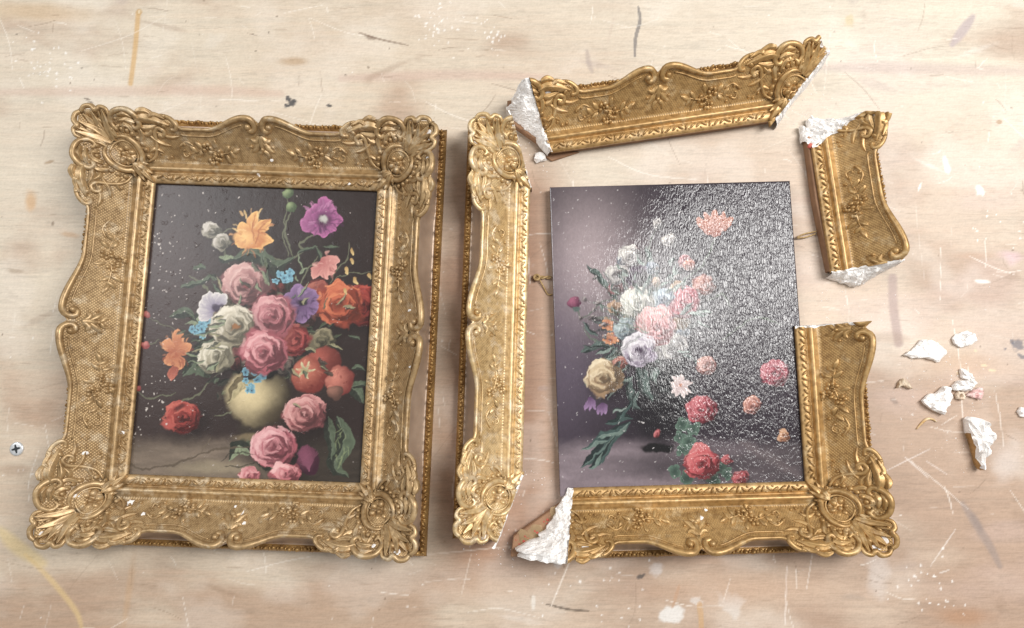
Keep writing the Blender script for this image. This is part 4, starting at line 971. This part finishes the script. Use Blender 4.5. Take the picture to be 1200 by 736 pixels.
# corner with bottom rail and lower half of right rail
o = (60.0, -B-20)
p3 = brk(-1, -1, (-1.5, -3), (11, 66), (0, -B-30)); p4 = line_plane((A-2, 5.0), (A+70, 5.0), (A+30, -60))
Lp = build_piece('broken_frame_corner', PL, 'yellow', {2: [p3], 3: [p4]}, {(1, -1): [], (-1, -1): [p3]}, o)
tag(Lp, 'L-shaped gold frame corner holding the lower right of the crackled painting', 'frame fragment')
plaster_break(Lp, o, cpt(-1, -1, -0.5, -1.5), cpt(-1, -1, 9, 55.5), [3, 8, 12, 19, 31, 46], (-1, 0.0), 7, 12.2)
plaster_break(Lp, o, (A-1.5, 4.8), (A+49, 4.8), [1, 1.5, 1.8, 1.5, 1], (0, 1), 8, 1)
timber(Lp, o, [(A+6, -B-8), (-A-3, -B-8), cpt(-1, -1, 53, 40), cpt(-1, -1, 56, 57.5), (A+56, -B-57)], 0, 12.0)
timber(Lp, o, [(A+8.5, 3.0), (A+56, 3.0), (A+56, -B-6), (A+8.5, -B-6)], 0, 12.0)
RR = random.Random(77)
for i in range(34):
    p = RR.uniform(8, 50); q = min(58, p*0.72+RR.uniform(4, 14)+3); m = M_OLIVE if i < 12 else M_RED
    r = RR.uniform(4, 8) if i < 12 else RR.choice([0.7, 0.9, 1.2, 1.6, 2.4])
    if m is M_RED: p += RR.uniform(-3, 3)
    x, y = cpt(-1, -1, p, q); chip(Lp, o, x, y, r, 70+i, m, 'red_bole_patch' if m is M_RED else 'glue_residue', z=12.05+0.012*i, h=0.2)
for i, (x, y, r) in enumerate(((A+47, -B-44, 4.5), (A+40, -B-50, 4), (-A+8, -B-42, 4), (6, -B-26, 2.4), (12, -B-20, 1.6))): chip(Lp, o, x, y, r, 90+i, h=0.8)

# ------------------------------------------------------------------ plaster crumbs
def crumb(name, label, outline, h, seed, mat=None, hole=None, group=None, gold_side=False):
    P = np.array([G(*p) for p in outline]); c = P.mean(0); P = P-c; n = 36
    P = np.vstack([P, P[:1]]); seg = np.linalg.norm(np.diff(P, axis=0), axis=1); cu = np.concatenate([[0], np.cumsum(seg)]); tt = np.linspace(0, cu[-1], n+1)[:-1]
    Q = np.stack([np.interp(tt, cu, P[:, 0]), np.interp(tt, cu, P[:, 1])], 1)
    if sum(Q[i][0]*Q[(i+1) % n][1]-Q[(i+1) % n][0]*Q[i][1] for i in range(n)) < 0: Q = Q[::-1]
    rings = [(0.9, 0.0), (1.0, h*0.35), (0.97, h*0.7), (0.84, h*0.95), (0.64, h), (0.42, h), (0.2, h)]
    V = []
    for k, (f, z) in enumerate(rings):
        for i in range(n):
            x, y = Q[i]*f; j = 0.5 if k else 0.2
            x += (vnoise(x/2+seed*9, y/2, seed)-.5)*2.4*j; y += (vnoise(y/2, x/2+seed*5, seed+1)-.5)*2.4*j
            zz = z if k == 0 else z*(0.35+1.3*fbm(x/3.2+seed*7, y/3.2, 3, seed))
            if hole and math.hypot(x-hole[0], y-hole[1]) < hole[2]: zz *= 0.15
            V.append((x, y, zz))
    V.append((0, 0, h*0.9)); F = grid_faces(len(rings), n, True)
    oo = (len(rings)-1)*n; F += [(oo+i, oo+(i+1) % n, len(V)-1) for i in range(n)]; F.append(tuple(reversed(range(n))))
    mi = None; mats = [mat or M_PLASTER]
    if gold_side:
        mats.append(GOLDS['yellow']['plain']); mi = [0]*len(F)
        for q, f in enumerate(F):
            if q < 2*n and np.mean([V[i][0] for i in f]) < 1 and np.mean([V[i][1] for i in f]) < 6: mi[q] = 1
    ob = mesh_obj(name, V, F, mats, None, mi, smooth=False); ob.location = (c[0]*MM, c[1]*MM, 0)
    return tag(ob, label, 'plaster chip', group)
z3 = lambda pts: [(1030+x/3.876, 370+y/3.876) for x, y in pts]
crumb('plaster_crumb', 'pointed flat white plaster flake with a sharp tip, beside the round holed flake', z3([(103, 178), (150, 150), (185, 106), (230, 110), (280, 140), (303, 165), (265, 215), (240, 205), (200, 195), (150, 197)]), 6, 1)
crumb('plaster_crumb', 'small rounded white plaster flake with a hole through it', z3([(325, 105), (345, 80), (390, 70), (430, 85), (436, 115), (410, 135), (360, 145), (335, 130)]), 5, 2, hole=(-0.8, 1.4, 2.6))
crumb('plaster_crumb', 'tiny triangular beige plaster crumb near the corner of the L-shaped frame', z3([(75, 330), (80, 300), (100, 285), (125, 300), (145, 335), (120, 328), (100, 318)]), 5, 3, simple('beige_plaster', (196, 176, 150), (226, 212, 192), 200, 0.9, 0.6, 300))
crumb('plaster_crumb', 'bow-tie shaped white plaster lump lying against the cluster of crumbs', z3([(182, 385), (215, 355), (250, 350), (285, 320), (318, 325), (320, 370), (300, 420), (285, 452), (245, 435), (200, 408)]), 8, 4)
crumb('plaster_crumb', 'long rounded white plaster crumb in the middle of the cluster', z3([(322, 318), (345, 296), (385, 292), (425, 318), (400, 340), (365, 342), (330, 340)]), 8, 5)
crumb('plaster_crumb', 'narrow pointed white plaster splinter at the top of the cluster', z3([(360, 245), (372, 238), (405, 265), (442, 312), (420, 316), (385, 290), (366, 280)]), 6, 6)
crumb('plaster_crumb', 'pinkish ridged plaster crumb at the right of the cluster', z3([(388, 362), (420, 335), (462, 322), (466, 350), (452, 384), (425, 375)]), 5, 1, simple('pink_plaster', (206, 160, 156), (240, 222, 216), 260, 0.9, 0.6, 300))
crumb('plaster_crumb', 'small round beige plaster crumb with a dimple below the cluster', z3([(338, 360), (352, 344), (378, 346), (388, 366), (372, 384), (346, 380)]), 5, 2, simple('cream_plaster', (212, 190, 166), (236, 224, 208), 200, 0.9, 0.6, 300), hole=(0, 0.3, 1.6))
crumb('plaster_crumb', 'tall white plaster shard with gilding down its side and a pointed lower end', z3([(376, 465), (400, 455), (440, 462), (480, 490), (496, 530), (488, 580), (465, 650), (452, 706), (430, 690), (412, 620), (398, 570), (380, 520)]), 13, 3, gold_side=True)
crumb('plaster_crumb', 'small white plaster crumb lying alone by the grey-blue paint marks', [(1190, 482), (1194, 477), (1200, 478), (1206, 484), (1202, 489), (1194, 488)], 5, 4)
# curved gilded sliver
def sliver():
    P = np.array([G(*p) for p in z3([(168, 515), (190, 490), (215, 470), (240, 470), (258, 482)])]); c = P.mean(0); Q = crom(P-c, 16); V = []
    for i in range(16):
        t = i/15; T = Q[min(i+1, 15)]-Q[max(i-1, 0)]; T /= np.linalg.norm(T); N = np.array([-T[1], T[0]]); w = 1.3*math.sin(math.pi*(0.1+0.8*t))
        for dx, z in ((-w, 0.0), (-w*.7, 1.6), (w*.3, 2.6), (w, 0.8), (w*.8, 0.0)): V.append((Q[i, 0]+N[0]*dx, Q[i, 1]+N[1]*dx, z))
    F = [tuple(reversed(f)) for f in grid_faces(16, 5, True)]+[(0, 1, 2, 3, 4), (79, 78, 77, 76, 75)]
    ob = mesh_obj('gilded_sliver', V, F, simple('worn_gilt_sliver', (190, 150, 92), (228, 206, 168), 220, 0.6, 0.5, 300)); ob.location = (c[0]*MM, c[1]*MM, 0)
    tag(ob, 'thin curved beige gilded sliver on the table below the bow-tie shaped lump', 'plaster chip')
sliver()
# ------------------------------------------------------------------ strings behind the loose painting
def rope(P3, r, n=30, seg=7):
    Q = crom(P3, n); T = np.gradient(Q, axis=0); T /= np.linalg.norm(T, axis=1)[:, None]; V = []
    for i in range(n):
        s = np.cross(T[i], (0, 0, 1)); s /= max(np.linalg.norm(s), 1e-6); u = np.cross(s, T[i])
        for j in range(seg): a = 6.283*j/seg; V.append(Q[i]+r*(math.cos(a)*s+math.sin(a)*u))
    return np.array(V), grid_faces(n, seg, True)+[tuple(range(seg-1, -1, -1)), tuple(range((n-1)*seg, n*seg))]
def g3(px, py, z): x, y = G(px, py, z); return (x, y, z)
def strings(name, label, ropes):
    org = np.array(ropes[0][0][0])*np.array((1, 1, 0)); root = empty(name, tuple(org*MM))
    for pts, r, nm in ropes: mesh_obj(nm, rope([np.array(p)-org for p in pts], r)[0], rope([np.array(p)-org for p in pts], r)[1], M_STRING, root)
    return tag(root, label, 'string')
tw = [g3(646-t*20, 325+1.2*math.sin(t*9), 3.2+0.9*math.cos(t*9)) for t in np.linspace(0, 1, 9)]
tw2 = [g3(646-t*20, 325-1.2*math.sin(t*9), 3.2-0.9*math.cos(t*9)) for t in np.linspace(0, 1, 9)]
knot = [g3(629+3.4*math.cos(a), 325+3*math.sin(a), 4+1.6*math.sin(a*1.5)) for a in np.linspace(0, 11, 16)]
strings('knotted_string', 'knotted brown string poking out from the left edge of the crackled painting', [(tw, 0.8, 'strand'), (tw2, 0.8, 'strand'), (knot, 1.0, 'knot'), ([g3(632, 327, 3.5), g3(637, 336, 2), g3(642, 345, 1.2), g3(647, 345, 1.5)], 0.7, 'loose_end')])
strings('straw_string', 'short doubled straw string between the crackled painting and the short gold fragment', [([g3(934, 279, 4), g3(944, 278, 3), g3(956, 274, 3)], 0.7, 'strand'), ([g3(934, 278, 5), g3(943, 274, 4), g3(957, 271, 3.5)], 0.7, 'strand')])
# ------------------------------------------------------------------ screw in the table
def screw():
    x, y = G(20, 526); root = empty('screw', (x*MM, y*MM, 0), 0.25); n = 28; V = []; rr = [(6.4, 0.05), (6.3, 0.9), (5.6, 1.5), (4.6, 1.6)]
    for r, z in rr:
        for i in range(n): a = 6.283*i/n; V.append((r*math.cos(a), r*math.sin(a), z))
    V.append((0, 0, 1.6)); F = grid_faces(4, n, True)+[(3*n+i, 3*n+(i+1) % n, 4*n) for i in range(n)]
    mesh_obj('head', V, F, M_STEEL, root)
    w, l = 1.1, 4.0; c = [(w, w), (l, w*.6), (l, -w*.6), (w, -w), (w*.6, -l), (-w*.6, -l), (-w, -w), (-l, -w*.6), (-l, w*.6), (-w, w), (-w*.6, l), (w*.6, l)]
    V = [(px, py, 1.75) for px, py in c]+[(px*.6, py*.6, 1.7) for px, py in c]+[(0, 0, 1.68)]  # raised dark plate; shade of the cross slot is in its colour
    mesh_obj('recess_shade_cross', V, [tuple(reversed(f)) for f in grid_faces(2, 12, True)]+[(12+(i+1) % 12, 12+i, 24) for i in range(12)], M_SLOT_SHADE, root, smooth=False)
    tag(root, 'zinc cross-head screw sunk in the pale wooden table', 'screw')
screw()

# ------------------------------------------------------------------ plaster dust and grains round the breaks (nobody could count them)
def dust():
    R = random.Random(9); V = []; F = []
    for cx, cy, sd, n in ((1110, 450, 38, 110), (1135, 520, 22, 40), (1000, 335, 26, 40), (628, 185, 16, 40), (950, 140, 22, 40), (610, 560, 16, 40), (590, 645, 22, 30), (1080, 420, 60, 60), (1000, 368, 22, 25)):
        for i in range(n):
            x, y = G(cx+R.gauss(0, sd), cy+R.gauss(0, sd*.7)); r = R.choice([.25, .3, .4, .5, .7]); o = len(V)
            for k in range(4): a = k*1.57+R.random(); V.append((x+r*math.cos(a), y+r*math.sin(a), 0.02))
            V.append((x, y, r)); F += [(o+k, o+(k+1) % 4, o+4) for k in range(4)]
    d = mesh_obj('plaster_dust', V, F, M_PLASTER, None, smooth=False); tag(d, 'fine white plaster grains scattered on the table round the broken pieces', 'plaster dust', kind='stuff')
dust()
